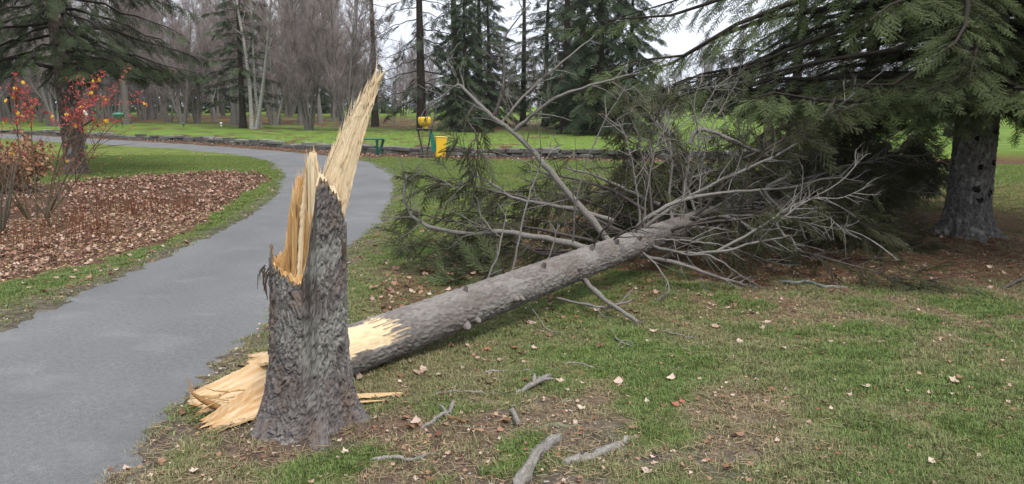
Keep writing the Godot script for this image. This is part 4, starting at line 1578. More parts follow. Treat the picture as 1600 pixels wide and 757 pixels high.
	cu.tube(PackedVector3Array([Vector3(-1.476, 0.06, -3.773), Vector3(-1.528, 0.08, -3.766), Vector3(-1.607, 0.1, -3.803), Vector3(-1.66, 0.13, -3.816), Vector3(-1.749, 0.16, -3.973)]), PackedFloat32Array([0.012, 0.017, 0.014, 0.007, 0.002]), 6, Color(0.2, 0.11, 0.05))
	part("curled_strip", cu.mesh(M.bark), root)
	for k in 26:
		var p: Vector3 = Vector3(-1.453, 0.07, -3.879) + Vector3(r.randf_range(-0.16, 0.12), r.randf_range(-0.02, 0.05), r.randf_range(-0.12, 0.12))
		var b := Buf.new()
		var d := (-axis + Vector3(r.randf_range(-0.5, 0.5), r.randf_range(-0.1, 0.35), r.randf_range(-0.5, 0.5))).normalized()
		b.tube(bend(p, d, r.randf_range(0.06, 0.2), 3, 0.15, 0.0, r), PackedFloat32Array([0.003, 0.004, 0.003, 0.001]), 4, Color(0.55, 0.35, 0.16))
		part("fibre", b.mesh(M.wood), root)
	# hand-laid branches: [points, start radius, end radius, twigs, twig length, needles per metre, tint]
	var grey := Color(0.265, 0.25, 0.235)
	var darkg := Color(0.12, 0.105, 0.095)
	var list := [
		[[Vector3(0.941, 0.317, -6.65), Vector3(0.7, 0.609, -6.7), Vector3(0.448, 0.902, -6.75), Vector3(0.213, 1.172, -6.8), Vector3(0, 1.381, -6.85), Vector3(-0.169, 1.502, -6.9), Vector3(-0.35, 1.669, -6.95), Vector3(-0.477, 1.781, -7), Vector3(-0.619, 1.686, -7.05), Vector3(-0.781, 1.602, -7.1)], 0.034, 0.006, 22, 0.5, 0.0, grey],
		[[Vector3(0, 1.37, -6.85), Vector3(0.167, 1.509, -6.8), Vector3(0.37, 1.666, -6.7), Vector3(0.594, 1.745, -6.65), Vector3(0.829, 1.812, -6.6), Vector3(1.041, 1.865, -6.6)], 0.02, 0.005, 10, 0.35, 0.0, grey],
		[[Vector3(-0.169, 1.502, -6.9), Vector3(-0.079, 1.741, -6.95), Vector3(-0.073, 2.018, -7), Vector3(-0.046, 2.219, -7.1), Vector3(0.172, 2.505, -7.2)], 0.016, 0.004, 12, 0.45, 0.0, darkg],
		[[Vector3(-0.09, 1.463, -6.9), Vector3(0.169, 1.741, -6.95), Vector3(0.452, 1.991, -7), Vector3(0.74, 2.219, -7.1)], 0.013, 0.004, 10, 0.4, 3.0, grey],
		[[Vector3(-0.477, 1.781, -7), Vector3(-0.498, 1.881, -7), Vector3(-0.568, 2.021, -7.05), Vector3(-0.453, 2.159, -7.05)], 0.008, 0.003, 6, 0.25, 0.0, grey],
		[[Vector3(-0.311, 1.63, -6.95), Vector3(-0.395, 1.491, -6.9), Vector3(-0.309, 1.325, -6.85), Vector3(-0.309, 1.02, -6.8), Vector3(-0.369, 0.68, -6.8)], 0.012, 0.004, 8, 0.25, 22.0, darkg],
		[[Vector3(0.711, 0.379, -6.5), Vector3(0.443, 0.439, -6.6), Vector3(0.17, 0.459, -6.75), Vector3(-0.116, 0.48, -6.9), Vector3(-0.381, 0.44, -7), Vector3(-0.624, 0.46, -7.1), Vector3(-0.837, 0.512, -7.15), Vector3(-0.961, 0.614, -7.2), Vector3(-1.005, 0.777, -7.2), Vector3(-0.995, 0.982, -7.25)], 0.03, 0.010, 26, 0.4, 4.0, grey],
		[[Vector3(-0.173, 0.474, -6.9), Vector3(-0.288, 0.638, -6.9), Vector3(-0.312, 0.777, -6.95), Vector3(-0.494, 0.858, -7), Vector3(-0.642, 0.929, -7.05)], 0.011, 0.004, 4, 0.2, 0.0, grey],
		[[Vector3(-0.837, 0.512, -7.15), Vector3(-0.876, 0.64, -7.1), Vector3(-0.956, 0.771, -7.1)], 0.008, 0.003, 3, 0.2, 0.0, grey],
		[[Vector3(0.923, 0.58, -6.9), Vector3(0.592, 0.652, -7.1), Vector3(0.273, 0.686, -7.3), Vector3(0, 0.736, -7.4), Vector3(-0.218, 0.868, -7.5), Vector3(-0.36, 0.924, -7.5), Vector3(-0.485, 0.824, -7.5)], 0.022, 0.007, 18, 0.4, 6.0, grey],
		[[Vector3(0.575, 0.362, -6.5), Vector3(0.286, 0.288, -6.8), Vector3(0, 0.334, -7.2), Vector3(-0.252, 0.191, -7.5), Vector3(-0.657, 0.068, -7.8)], 0.016, 0.005, 16, 0.45, 30.800000000000004, darkg],
		[[Vector3(-0.204, 0.277, -5.6), Vector3(-0.118, 0.486, -5.6), Vector3(-0.071, 0.669, -5.65), Vector3(-0.038, 0.853, -5.7)], 0.009, 0.003, 4, 0.15, 0.0, grey],
		[[Vector3(-0.01, 0.322, -5.75), Vector3(0.058, 0.628, -5.75), Vector3(0.121, 0.913, -5.8), Vector3(0.217, 1.15, -5.85), Vector3(0.349, 1.315, -5.9)], 0.010, 0.003, 4, 0.2, 0.0, grey],
		[[Vector3(0.263, 0.349, -6), Vector3(0.333, 0.534, -6), Vector3(0.361, 0.687, -6)], 0.008, 0.003, 2, 0.12, 0.0, grey],
		[[Vector3(0.503, 0.492, -6.3), Vector3(0.516, 0.813, -6.2), Vector3(0.584, 1.152, -6.15), Vector3(0.723, 1.479, -6.1), Vector3(0.881, 1.748, -6.1)], 0.009, 0.003, 6, 0.25, 0.0, grey],
		[[Vector3(0.668, 0.407, -6.35), Vector3(0.702, 0.552, -6.2), Vector3(0.806, 0.698, -6.1), Vector3(0.889, 0.826, -6.1)], 0.013, 0.004, 8, 0.3, 0.0, darkg],
		[[Vector3(0.853, 0.437, -6.55), Vector3(0.938, 0.561, -6.4), Vector3(1.054, 0.631, -6.3), Vector3(1.078, 0.721, -6.3)], 0.013, 0.004, 6, 0.25, 0.0, darkg],
		[[Vector3(0.555, 0.221, -6.25), Vector3(0.638, 0.2, -5.778), Vector3(0.78, 0.09, -5.716), Vector3(0.931, 0.02, -5.554)], 0.022, 0.016, 3, 0.2, 0.0, grey],
		[[Vector3(0.35, 0.12, -5.875), Vector3(0.564, 0.1, -5.754), Vector3(0.736, 0.08, -5.753), Vector3(0.942, 0.08, -5.951)], 0.011, 0.009, 5, 0.22, 0.0, grey],
		[[Vector3(1.149, 0.286, -6.75), Vector3(1.326, 0.28, -6.55), Vector3(1.553, 0.233, -6.45), Vector3(1.817, 0.132, -6.5), Vector3(2.071, 0.03, -6.671)], 0.02, 0.010, 8, 0.3, 0.0, grey],
		[[Vector3(1.247, 0.351, -6.9), Vector3(1.445, 0.349, -6.6), Vector3(1.751, 0.368, -6.5), Vector3(2.075, 0.446, -6.5), Vector3(2.334, 0.501, -6.5)], 0.018, 0.006, 14, 0.35, 0.0, grey],
		[[Vector3(1.812, 0.431, -7.6), Vector3(2.012, 0.551, -7.3), Vector3(2.168, 0.508, -7.1), Vector3(2.352, 0.369, -7)], 0.026, 0.010, 6, 0.3, 0.0, grey],
		[[Vector3(1.055, 0.462, -6.8), Vector3(1.23, 0.666, -6.7), Vector3(1.527, 0.783, -6.8), Vector3(2.034, 0.829, -7), Vector3(2.569, 0.843, -7.2), Vector3(3.063, 0.92, -7.4), Vector3(3.418, 0.868, -7.5)], 0.022, 0.004, 24, 0.45, 0.0, grey],
		[[Vector3(1.165, 0.472, -6.95), Vector3(1.494, 0.736, -6.9), Vector3(1.913, 0.945, -7), Vector3(2.398, 1.141, -7.1), Vector3(2.772, 1.37, -7.2), Vector3(3.145, 1.69, -7.3), Vector3(3.526, 1.955, -7.4)], 0.018, 0.003, 24, 0.45, 0.0, grey],
		[[Vector3(2.678, 0.535, -7.2), Vector3(2.378, 0.802, -7.25), Vector3(2.626, 0.978, -7.3), Vector3(2.406, 1.128, -7.3), Vector3(2.098, 1.265, -7.3), Vector3(1.884, 1.36, -7.3), Vector3(1.722, 1.366, -7.3), Vector3(1.667, 1.248, -7.3)], 0.016, 0.02, 10, 0.3, 0.0, grey],
		[[Vector3(1.75, 0.379, -6.5), Vector3(2.085, 0.548, -6.55), Vector3(2.339, 0.707, -6.6), Vector3(2.58, 0.807, -6.6), Vector3(2.896, 0.817, -6.7), Vector3(3.121, 0.929, -6.7)], 0.013, 0.003, 18, 0.35, 0.0, grey],
		[[Vector3(2.334, 0.501, -6.5), Vector3(2.256, 0.611, -6.5), Vector3(2.411, 0.748, -6.5), Vector3(2.747, 0.965, -6.5), Vector3(2.966, 1.146, -6.6)], 0.011, 0.003, 14, 0.35, 0.0, grey],
		[[Vector3(2.317, 0.501, -6.5), Vector3(2.371, 0.498, -6.45), Vector3(2.401, 0.409, -6.4)], 0.010, 0.004, 5, 0.2, 0.0, grey],
		[[Vector3(1.389, 0.36, -6.6), Vector3(1.506, 0.345, -6.5), Vector3(1.672, 0.354, -6.4), Vector3(1.894, 0.216, -6.4), Vector3(2.138, 0.05, -6.635)], 0.012, 0.004, 8, 0.3, 0.0, grey],
		[[Vector3(1.261, 0.626, -7.2), Vector3(0.97, 0.796, -7.3), Vector3(0.705, 0.877, -7.4), Vector3(0.429, 0.939, -7.4), Vector3(0.186, 0.973, -7.5)], 0.02, 0.006, 14, 0.4, 17.6, darkg],
		[[Vector3(1.398, 0.674, -7.3), Vector3(1.106, 0.797, -7.4), Vector3(0.807, 0.93, -7.5), Vector3(0.496, 1.01, -7.5)], 0.022, 0.007, 12, 0.4, 0.0, grey],
		[[Vector3(1.512, 0.599, -7.4), Vector3(1.36, 0.908, -7.4), Vector3(1.325, 1.243, -7.4), Vector3(1.376, 1.542, -7.4), Vector3(1.47, 1.779, -7.4)], 0.014, 0.004, 14, 0.4, 15.400000000000002, darkg],
		[[Vector3(1.871, 0.54, -7.6), Vector3(1.856, 0.889, -7.6), Vector3(1.903, 1.264, -7.6), Vector3(2.07, 1.602, -7.7), Vector3(2.271, 1.913, -7.8)], 0.014, 0.003, 16, 0.45, 5.0, grey],
		[[Vector3(1.607, 0.537, -7.4), Vector3(1.692, 0.917, -7.3), Vector3(1.727, 1.252, -7.2), Vector3(1.67, 1.631, -7.2), Vector3(1.748, 1.86, -7.2)], 0.009, 0.003, 16, 0.35, 0.0, grey],
		[[Vector3(0.146, 0.094, -5.7), Vector3(0.227, 0.06, -5.298), Vector3(0.299, 0.02, -5.275)], 0.006, 0.004, 1, 0.1, 0.0, grey],
		[[Vector3(1.156, 0.324, -6.7), Vector3(1.263, 0.222, -6.5), Vector3(1.288, 0.1, -6.191), Vector3(1.151, 0.03, -6.147)], 0.009, 0.004, 8, 0.25, 0.0, grey],
		[[Vector3(1.218, 0.345, -6.9), Vector3(0.965, 0.444, -7.2), Vector3(0.509, 0.444, -7.6), Vector3(0, 0.451, -8), Vector3(-0.554, 0.477, -8.3)], 0.02, 0.006, 26, 0.5, 35.2, darkg],
		[[Vector3(1.448, 0.413, -7.2), Vector3(1.041, 0.545, -7.8), Vector3(0.414, 0.686, -8.3), Vector3(-0.286, 0.653, -8.6), Vector3(-0.866, 0.678, -8.7)], 0.02, 0.006, 26, 0.5, 35.2, darkg],
		[[Vector3(1.77, 0.461, -7.7), Vector3(1.364, 0.628, -8.2), Vector3(0.867, 0.642, -8.7), Vector3(0.15, 0.534, -9)], 0.02, 0.006, 22, 0.5, 30.800000000000004, darkg],
		[[Vector3(0.901, 0.381, -6.7), Vector3(0.362, 0.432, -7.2), Vector3(-0.191, 0.444, -7.6), Vector3(-0.652, 0.446, -7.8), Vector3(-1.021, 0.531, -7.9)], 0.018, 0.005, 30, 0.45, 32.0, darkg],
		[[Vector3(0.778, 0.343, -6.6), Vector3(0.294, 0.297, -7), Vector3(-0.245, 0.272, -7.3), Vector3(-0.689, 0.226, -7.45), Vector3(-1.008, 0.268, -7.5)], 0.016, 0.005, 30, 0.4, 34.0, darkg],
		[[Vector3(1.041, 0.463, -6.9), Vector3(0.5, 0.617, -7.5), Vector3(-0.131, 0.73, -7.9), Vector3(-0.671, 0.809, -8.1), Vector3(-1.018, 0.867, -8.2)], 0.018, 0.005, 30, 0.45, 28.0, darkg],
		[[Vector3(0, 0.087, -6.6), Vector3(-0.17, 0.151, -6.7), Vector3(-0.374, 0.129, -6.8), Vector3(-0.581, 0.03, -6.85)], 0.008, 0.003, 14, 0.3, 57.2, darkg],
		[[Vector3(-0.059, 0.116, -7), Vector3(-0.24, 0.156, -7.1), Vector3(-0.486, 0.136, -7.2), Vector3(-0.679, 0.021, -7.3)], 0.008, 0.003, 14, 0.3, 48.400000000000006, darkg],
	]
	for k in list.size():
		var pts := PackedVector3Array(list[k][0])
		var bright := k == 42 or k == 43
		branch(root, smoothed(pts), list[k][1], list[k][2], list[k][3], list[k][4], list[k][5], list[k][6], r, Color(0.075, 0.105, 0.045) if bright else Color(0.062, 0.076, 0.036), bright)
	# the crown proper: whorls of boughs all round the upper trunk
	for k in 130:
		var t := lerpf(1.05, 3.5, pow((k + r.randf()) / 130.0, 1.0))
		var p := log_at(t)
		var an := r.randf() * TAU
		var out := (side * cos(an) + up * sin(an) * 0.9 + axis * r.randf_range(0.15, 0.75)).normalized()
		if out.y < -0.2:
			out.y *= -0.3
			out = out.normalized()
		var reach := lerpf(2.3, 1.0, (t - 1.0) / 2.5) * r.randf_range(0.65, 1.15)
		if out.z > 0.25:
			reach *= 0.6
		var pts := PackedVector3Array([p])
		for q in range(1, 8):
			var g := q / 7.0
			var x := p + out * reach * g + Vector3(r.randf_range(-1, 1), r.randf_range(-1, 1), r.randf_range(-1, 1)) * 0.035
			x.y -= 0.22 * reach * g * g
			x.y = maxf(x.y, 0.05 + r.randf() * 0.06)
			pts.append(x)
		var dead := r.randf() < 0.3
		branch(root, pts, 0.016, 0.004, int(reach * 11), 0.42, 0.0 if dead else r.randf_range(28.0, 50.0), grey if dead else darkg, r, Color(0.062, 0.074, 0.036), false)

	# dead lower boughs, thin and pale, arching out towards the open side
	for k in 17:
		var t := r.randf_range(1.0, 2.2)
		var p := log_at(t)
		var an := r.randf_range(-0.3, 1.7)
		var out := (side * cos(an) + up * sin(an) + axis * r.randf_range(-0.1, 1.0)).normalized()
		var reach := r.randf_range(0.8, 1.9)
		var curl := r.randf_range(-0.9, 0.9)
		var across := out.cross(Vector3.UP).normalized()
		var pts := PackedVector3Array()
		for q in 9:
			var g := q / 8.0
			var x := p + out * reach * g + across * curl * reach * g * g
			x.y += 0.25 * reach * g - r.randf_range(0.38, 0.46) * reach * g * g
			x.y = maxf(x.y, 0.04)
			pts.append(x)
		branch(root, smoothed(pts), r.randf_range(0.008, 0.015), 0.003, int(reach * 9), 0.34, 0.0, grey * r.randf_range(0.85, 1.15), r, Color(0.06, 0.07, 0.035), false)

func smoothed(p: PackedVector3Array) -> PackedVector3Array:
	var c := Curve3D.new()
	for k in p.size():
		var d := (p[mini(k + 1, p.size() - 1)] - p[maxi(k - 1, 0)]) / 6.0
		c.add_point(p[k], -d, d)
	var out := PackedVector3Array()
	var m := (p.size() - 1) * 4
	for k in m + 1:
		out.append(c.samplef(float(k) / 4.0) + Vector3(rng.randf_range(-1, 1), rng.randf_range(-1, 1), rng.randf_range(-1, 1)) * 0.006)
	return out

func branch(root: Node, pts: PackedVector3Array, r0: float, r1: float, twigs: int, reach: float, leafy: float, col: Color, r: RandomNumberGenerator, tint: Color, stiff: bool) -> void:
	var b := Buf.new()
	var rad := taper(r0, r1, pts.size())
	for k in rad.size():
		rad[k] *= r.randf_range(0.9, 1.12)
	b.tube(pts, rad, 8 if r0 > 0.012 else 6, col)
	var places := []
	var tints := PackedColorArray()
	var len := 0.0
	for k in pts.size() - 1:
		len += pts[k].distance_to(pts[k + 1])
	var ways := []
	for k in twigs:
		var f := r.randf_range(0.15, 1.0)
		var p := point_on(pts, f)
		var d := off_axis(way_on(pts, f), r.randf_range(0.5, 1.15), r.randf() * TAU)
		var tl := bend(p, d, reach * r.randf_range(0.4, 1.25) * (1.15 - 0.5 * f), 4, 0.16, -0.05, r)
		for q in tl.size():
			tl[q].y = maxf(tl[q].y, 0.02)
		b.tube(tl, taper(minf(0.006, r0 * 0.55), 0.0018, 5), 4, col * r.randf_range(0.8, 1.15))
		ways.append(tl)
		for q in 3:
			var g := r.randf_range(0.2, 0.95)
			var a := point_on(tl, g)
			b.spike(a, a + off_axis(way_on(tl, g), r.randf_range(0.4, 1.0), r.randf() * TAU) * reach * r.randf_range(0.12, 0.45), 0.0022, col)
	if leafy > 0.0:
		var n := int(leafy * len)
		for k in n:
			var tl: PackedVector3Array = ways[r.randi() % ways.size()] if r.randf() < 0.75 else pts
			var f := r.randf_range(0.15, 1.0)
			var p := point_on(tl, f)
			var d := (way_on(tl, f) * (1.0 if stiff else 0.7) + Vector3(r.randf_range(-0.5, 0.5), r.randf_range(0.1, 0.6) if stiff else r.randf_range(-1.1, -0.1), r.randf_range(-0.5, 0.5))).normalized()
			var sc := r.randf_range(0.16, 0.30) if stiff else r.randf_range(0.17, 0.34)
			if p.y + d.y * sc < 0.03:
				d.y = (0.03 - p.y) / sc
				d = d.normalized()
			var z := d.cross(Vector3(r.randf_range(-1, 1), 1, r.randf_range(-1, 1))).normalized()
			var y := z.cross(d)
			places.append(Transform3D(Basis(d * sc, y * sc, z * sc * 0.7), p))
			var c := tint.lerp(Color(0.085, 0.07, 0.042), r.randf() * (0.2 if stiff else 0.38)) * r.randf_range(0.7, 1.35)
			c.a = 1.0
			tints.append(c)
	var o := part("branch", b.mesh(M.twig), root)
	if places.size():
		many("needles", near_spray, places, tints, o)

# split slab lying from a to e, hollow side up
func butt_slab(root: Node, a: Vector3, e: Vector3, w0: float, w1: float, th: float, sd: int, roll: float) -> void:
	var b := Buf.new()
	var kb := Buf.new()
	var gr := noise(sd, 1.0)
	var d := (e - a)
	var len := d.length()
	d = d / len
	var s := d.cross(Vector3.UP).normalized().rotated(d, roll)
	var u := s.cross(d).normalized()
	var rows := 40
	var cols := 26
	for y in rows + 1:
		var f := float(y) / rows
		for x in cols + 1:
			var g := float(x) / cols * 2.0 - 1.0
			# ragged far end
			var jag: float = 0.10 * gr.get_noise_2d(g * 3.0, 2.0) + 0.07 * gr.get_noise_2d(g * 11.0, 8.0)
			var fl := f * len * (1.0 + (jag if f > 0.5 else 0.0) * (f - 0.5) * 2.0)
			var w := lerpf(w0, w1, f)
			var ridge: float = gr.get_noise_2d(g * w * 150.0, f * 2.0) + 0.6 * gr.get_noise_2d(g * w * 420.0, f * 4.0)
			var cup := 0.045 * g * g
			var p := a + d * fl + s * g * w + u * (cup + 0.006 * ridge)
			var c := Color(0.68, 0.53, 0.35).lerp(Color(0.54, 0.34, 0.17), clampf(0.4 + 0.8 * gr.get_noise_2d(g * 5.0, f * 1.2), 0, 1))
			if sd == 802:
				c = c.lerp(Color(0.46, 0.25, 0.09), 0.6 * smoothstep(-0.1, 0.35, gr.get_noise_2d(g * 4.0 + 9.0, f * 1.5)))
			b.vert(p, u, c, Vector2(g * w * 9.0, fl * 1.2))
			kb.vert(p - u * (th * (1.0 - 0.75 * f) * (1.0 - 0.55 * absf(g)) + 0.006), -u, Color(0.10, 0.085, 0.078))
	for y in rows:
		for x in cols:
			var k := y * (cols + 1) + x
			b.tri(k, k + 1, k + cols + 1); b.tri(k + 1, k + cols + 2, k + cols + 1)
			kb.tri(k, k + 1, k + cols + 1); kb.tri(k + 1, k + cols + 2, k + cols + 1)
	for q in [[b, 1.0], [kb, -1.0]]:
		var m: Buf = q[0]
		m.smooth()
		if m.n[m.n.size() / 2].dot(u) * q[1] < 0:
			for k in m.n.size():
				m.n[k] = -m.n[k]
	# edges
	var rim := []
	for y in rows + 1: rim.append(y * (cols + 1))
	for x in range(1, cols + 1): rim.append(rows * (cols + 1) + x)
	for y in range(rows - 1, -1, -1): rim.append(y * (cols + 1) + cols)
	for k in rim.size() - 1:
		var k0 := b.v.size()
		var mid: Vector3 = b.v[rim[k]] - (a + d * len * 0.5)
		for p in [b.v[rim[k]], b.v[rim[k + 1]], kb.v[rim[k]], kb.v[rim[k + 1]]]:
			b.vert(p, mid.normalized(), Color(0.60, 0.44, 0.25), Vector2(p.x * 4.0, p.z * 4.0))
		b.tri(k0, k0 + 1, k0 + 2); b.tri(k0 + 1, k0 + 3, k0 + 2)
	var o := part("split_slab", b.mesh(M.wood), root)
	part("bark_back", kb.mesh(M.bark), o)

# ---------------------------------------------------------------- roots, sticks and planks on the lawn
func build_roots() -> void:
	var r := RandomNumberGenerator.new()
	r.seed = 515
	var pale := Color(0.30, 0.285, 0.265)
	var list := [
		["surface_root", "thick grey weathered root at the bottom edge below the fallen trunk", "root", [Vector3(0.016, 0.02, -3.006), Vector3(0.061, 0.03, -3.117), Vector3(0.11, 0.032, -3.28), Vector3(0.155, 0.028, -3.388), Vector3(0.234, 0.012, -3.493)], 0.030, 0.020, pale],
		["surface_root", "thin grey root lying low just right of the stump's foot", "root", [Vector3(-0.64, 0, -3.288), Vector3(-0.554, 0.01, -3.299), Vector3(-0.466, 0.008, -3.297), Vector3(-0.411, 0.012, -3.328), Vector3(-0.352, 0, -3.38)], 0.010, 0.007, pale],
		["surface_root", "bent grey root curving up towards the stump's right side", "root", [Vector3(-0.463, 0, -3.639), Vector3(-0.414, 0.01, -3.694), Vector3(-0.364, 0.016, -3.778), Vector3(-0.329, 0.016, -3.837), Vector3(-0.323, 0, -4.029)], 0.010, 0.010, pale],
		["surface_root", "forked grey root stub pointing right in the middle of the worn patch", "root", [Vector3(0.021, 0, -4.105), Vector3(0.072, 0.02, -4.141), Vector3(0.139, 0.03, -4.205), Vector3(0.178, 0.03, -4.267), Vector3(0.218, 0.015, -4.34)], 0.012, 0.018, pale],
		["surface_root", "long thin straight grey root behind the forked root stub", "root", [Vector3(-0.455, 0, -4.085), Vector3(-0.358, 0.008, -4.113), Vector3(-0.215, 0.01, -4.118), Vector3(-0.072, 0.006, -4.118), Vector3(0.018, 0, -4.105)], 0.008, 0.006, pale],
		["surface_root", "thin pale root lying right of the fallen trunk's shadow", "root", [Vector3(0.292, 0, -4.622), Vector3(0.399, 0.008, -4.623), Vector3(0.493, 0.01, -4.558), Vector3(0.581, 0, -4.539)], 0.009, 0.006, pale * 1.15],
		["surface_root", "broad flat pale root at the bottom, right of the thick one", "root", [Vector3(0.223, -0.005, -3.229), Vector3(0.305, 0.006, -3.288), Vector3(0.399, 0.01, -3.345), Vector3(0.499, 0.006, -3.435), Vector3(0.597, -0.006, -3.533)], 0.030, 0.018, pale * 1.1],
		["surface_root", "flat mossy root behind the thick bottom root", "root", [Vector3(0.102, 0, -3.639), Vector3(0.192, 0.008, -3.644), Vector3(0.271, 0.008, -3.636), Vector3(0.353, 0, -3.654)], 0.014, 0.010, Color(0.22, 0.22, 0.15)],
		["surface_root", "straight thin root just below the fallen trunk", "root", [Vector3(-0.2, 0, -4.448), Vector3(-0.077, 0.01, -4.465), Vector3(0.058, 0.01, -4.454), Vector3(0.164, 0, -4.516)], 0.009, 0.008, pale],
		["surface_root", "short upright grey root knob in the worn patch", "root", [Vector3(0.036, -0.01, -3.709), Vector3(0.029, 0.03, -3.68), Vector3(0.01, 0.035, -3.766), Vector3(-0.007, 0, -3.902)], 0.016, 0.012, pale],
		["fallen_stick", "small pale forked stick on the grass right of the trunk", "stick", [Vector3(0.714, 0.01, -5.372), Vector3(0.725, 0.012, -5.178), Vector3(0.753, 0.02, -5.006), Vector3(0.815, 0.005, -4.983)], 0.006, 0.005, pale],
		["fallen_stick", "thin stick lying in the grass below the long right branch", "stick", [Vector3(1.083, 0.01, -5.308), Vector3(1.183, 0.015, -5.199), Vector3(1.307, 0.005, -5.141)], 0.006, 0.004, pale],
		["fallen_stick", "lichen covered grey branch piece on the lawn right of the crown", "stick", [Vector3(2.433, 0.02, -6.866), Vector3(2.526, 0.03, -6.771), Vector3(2.681, 0.03, -6.848), Vector3(2.763, 0.03, -6.647), Vector3(2.977, 0.01, -6.682)], 0.016, 0.010, Color(0.27, 0.285, 0.25)],
		["fallen_stick", "dark stick at the right edge below the standing spruce", "stick", [Vector3(4.327, 0.01, -6.682), Vector3(4.461, 0.04, -6.728), Vector3(4.72, 0.06, -6.927)], 0.014, 0.014, Color(0.15, 0.13, 0.12)],
		["fallen_stick", "thin brown stick on the needle carpet left of the standing spruce", "stick", [Vector3(4.772, 0.01, -8.464), Vector3(4.854, 0.02, -8.114), Vector3(4.956, 0.01, -7.887)], 0.008, 0.005, Color(0.2, 0.15, 0.12)],
		["fallen_stick", "small brown twig across the bent root by the stump", "stick", [Vector3(-0.326, 0.03, -3.72), Vector3(-0.276, 0.02, -3.703), Vector3(-0.22, 0.008, -3.699)], 0.006, 0.006, Color(0.26, 0.16, 0.09)],
		["fallen_stick", "short dark twig lying alone on the path", "stick", [Vector3(-2.579, 0.012, -5.855), Vector3(-2.532, 0.016, -5.84), Vector3(-2.511, 0.014, -5.886)], 0.008, 0.004, Color(0.06, 0.05, 0.045)],
		["fallen_stick", "thin curled straw stem on the lawn right of the worn patch", "stick", [Vector3(1.023, 0.006, -4.051), Vector3(1.106, 0.012, -3.962), Vector3(1.2, 0.006, -3.905)], 0.004, 0.003, Color(0.3, 0.26, 0.17)],
	]
	for q in list:
		var pts := PackedVector3Array(q[3])
		for k in pts.size():
			pts[k].y += gh(pts[k].x, pts[k].z) - 0.35 * q[4]
		var sp := smoothed(pts)
		var t := thing(q[0], sp[0], q[1], q[2], "surface roots on the worn lawn" if q[2] == "root" else "loose sticks on the ground")
		for k in sp.size():
			sp[k] -= t.position
		var b := Buf.new()
		var rad := taper(q[4], q[5], sp.size())
		for k in rad.size():
			rad[k] *= r.randf_range(0.82, 1.18)
		rad[0] *= 0.6
		rad[-1] *= 0.5
		b.tube(sp, rad, 12, q[6])
		var kn := noise(int(q[4] * 9000) + sp.size(), 26.0, FastNoiseLite.TYPE_SIMPLEX_SMOOTH, 3)
		for e in b.v.size():
			var w := b.v[e] + t.position
			b.v[e] += b.n[e] * q[4] * 0.75 * kn.get_noise_3d(w.x, w.y * 2.0, w.z)
			b.c[e] = b.c[e] * (1.0 + 0.5 * kn.get_noise_3d(w.x * 2.0 + 4.0, w.y, w.z * 2.0))
		b.smooth()
		for e in b.n.size():
			if b.n[e].dot(b.v[e] - sp[clampi(e / 12, 0, sp.size() - 1)]) < 0:
				b.n[e] = -b.n[e]
		part("stem", b.mesh(M.twig), t)
		if q[1].begins_with("forked") or q[1].begins_with("small pale") or q[1].begins_with("lichen") or q[1].begins_with("bent"):
			for e in 2:
				var f := r.randf_range(0.45, 0.75)
				var p := point_on(sp, f)
				var d := way_on(sp, f).rotated(Vector3.UP, 0.7 if e else -0.6)
				var s := Buf.new()
				s.tube(PackedVector3Array([p, p + d * 0.05 + Vector3(0, 0.012, 0), p + d * 0.11]), PackedFloat32Array([q[5] * 0.8, q[5] * 0.7, q[5] * 0.3]), 7, q[6])
				part("fork", s.mesh(M.twig), t)
	# loose pale planks split from the trunk
	for q in [[Vector3(-0.861, 0.03, -3.917), Vector3(-0.608, 0.015, -4.085), 0.028, "long pale splinter plank lying right of the stump", 851], [Vector3(-0.808, 0.012, -3.856), Vector3(-0.68, 0.008, -3.936), 0.010, "small narrow pale splinter in front of the longer plank", 852]]:
		var t := thing("wood_splinter", on_land(q[0].x, q[0].z), q[3], "splinter", "loose splinters by the stump")
		var b := Buf.new()
		var a: Vector3 = q[0] - t.position
		var e: Vector3 = q[1] - t.position
		a.y = 0.028
		e.y = gh(q[1].x, q[1].z) - t.position.y + 0.012
		var d := e - a
		var s := d.cross(Vector3.UP).normalized()
		var gr := noise(q[4], 1.0)
		var n := 24
		var ring := []
		for k in n + 1:
			var f := float(k) / n
			var w: float = q[2] * (1.0 - 0.75 * f * f) * (1.0 + 0.25 * gr.get_noise_2d(f * 8.0, 0))
			var th: float = q[2] * 0.55 * (1.0 - 0.5 * f)
			var c := a + d * f
			ring.append([c - s * w, c - s * w * 0.4 + Vector3(0, th, 0), c + s * w * 0.6 + Vector3(0, th * 0.9, 0), c + s * w, c - Vector3(0, th * 0.6, 0)])
		for k in n:
			for m in 5:
				var m2 := (m + 1) % 5
				var col := Color(0.62, 0.46, 0.27).lerp(Color(0.5, 0.32, 0.15), 0.5 + 0.5 * gr.get_noise_2d(m * 9.0, k * 0.3))
				b.flat(ring[k][m], ring[k + 1][m], ring[k][m2], col)
				b.flat(ring[k][m2], ring[k + 1][m], ring[k + 1][m2], col)
		part("sliver", b.mesh(M.wood), t)

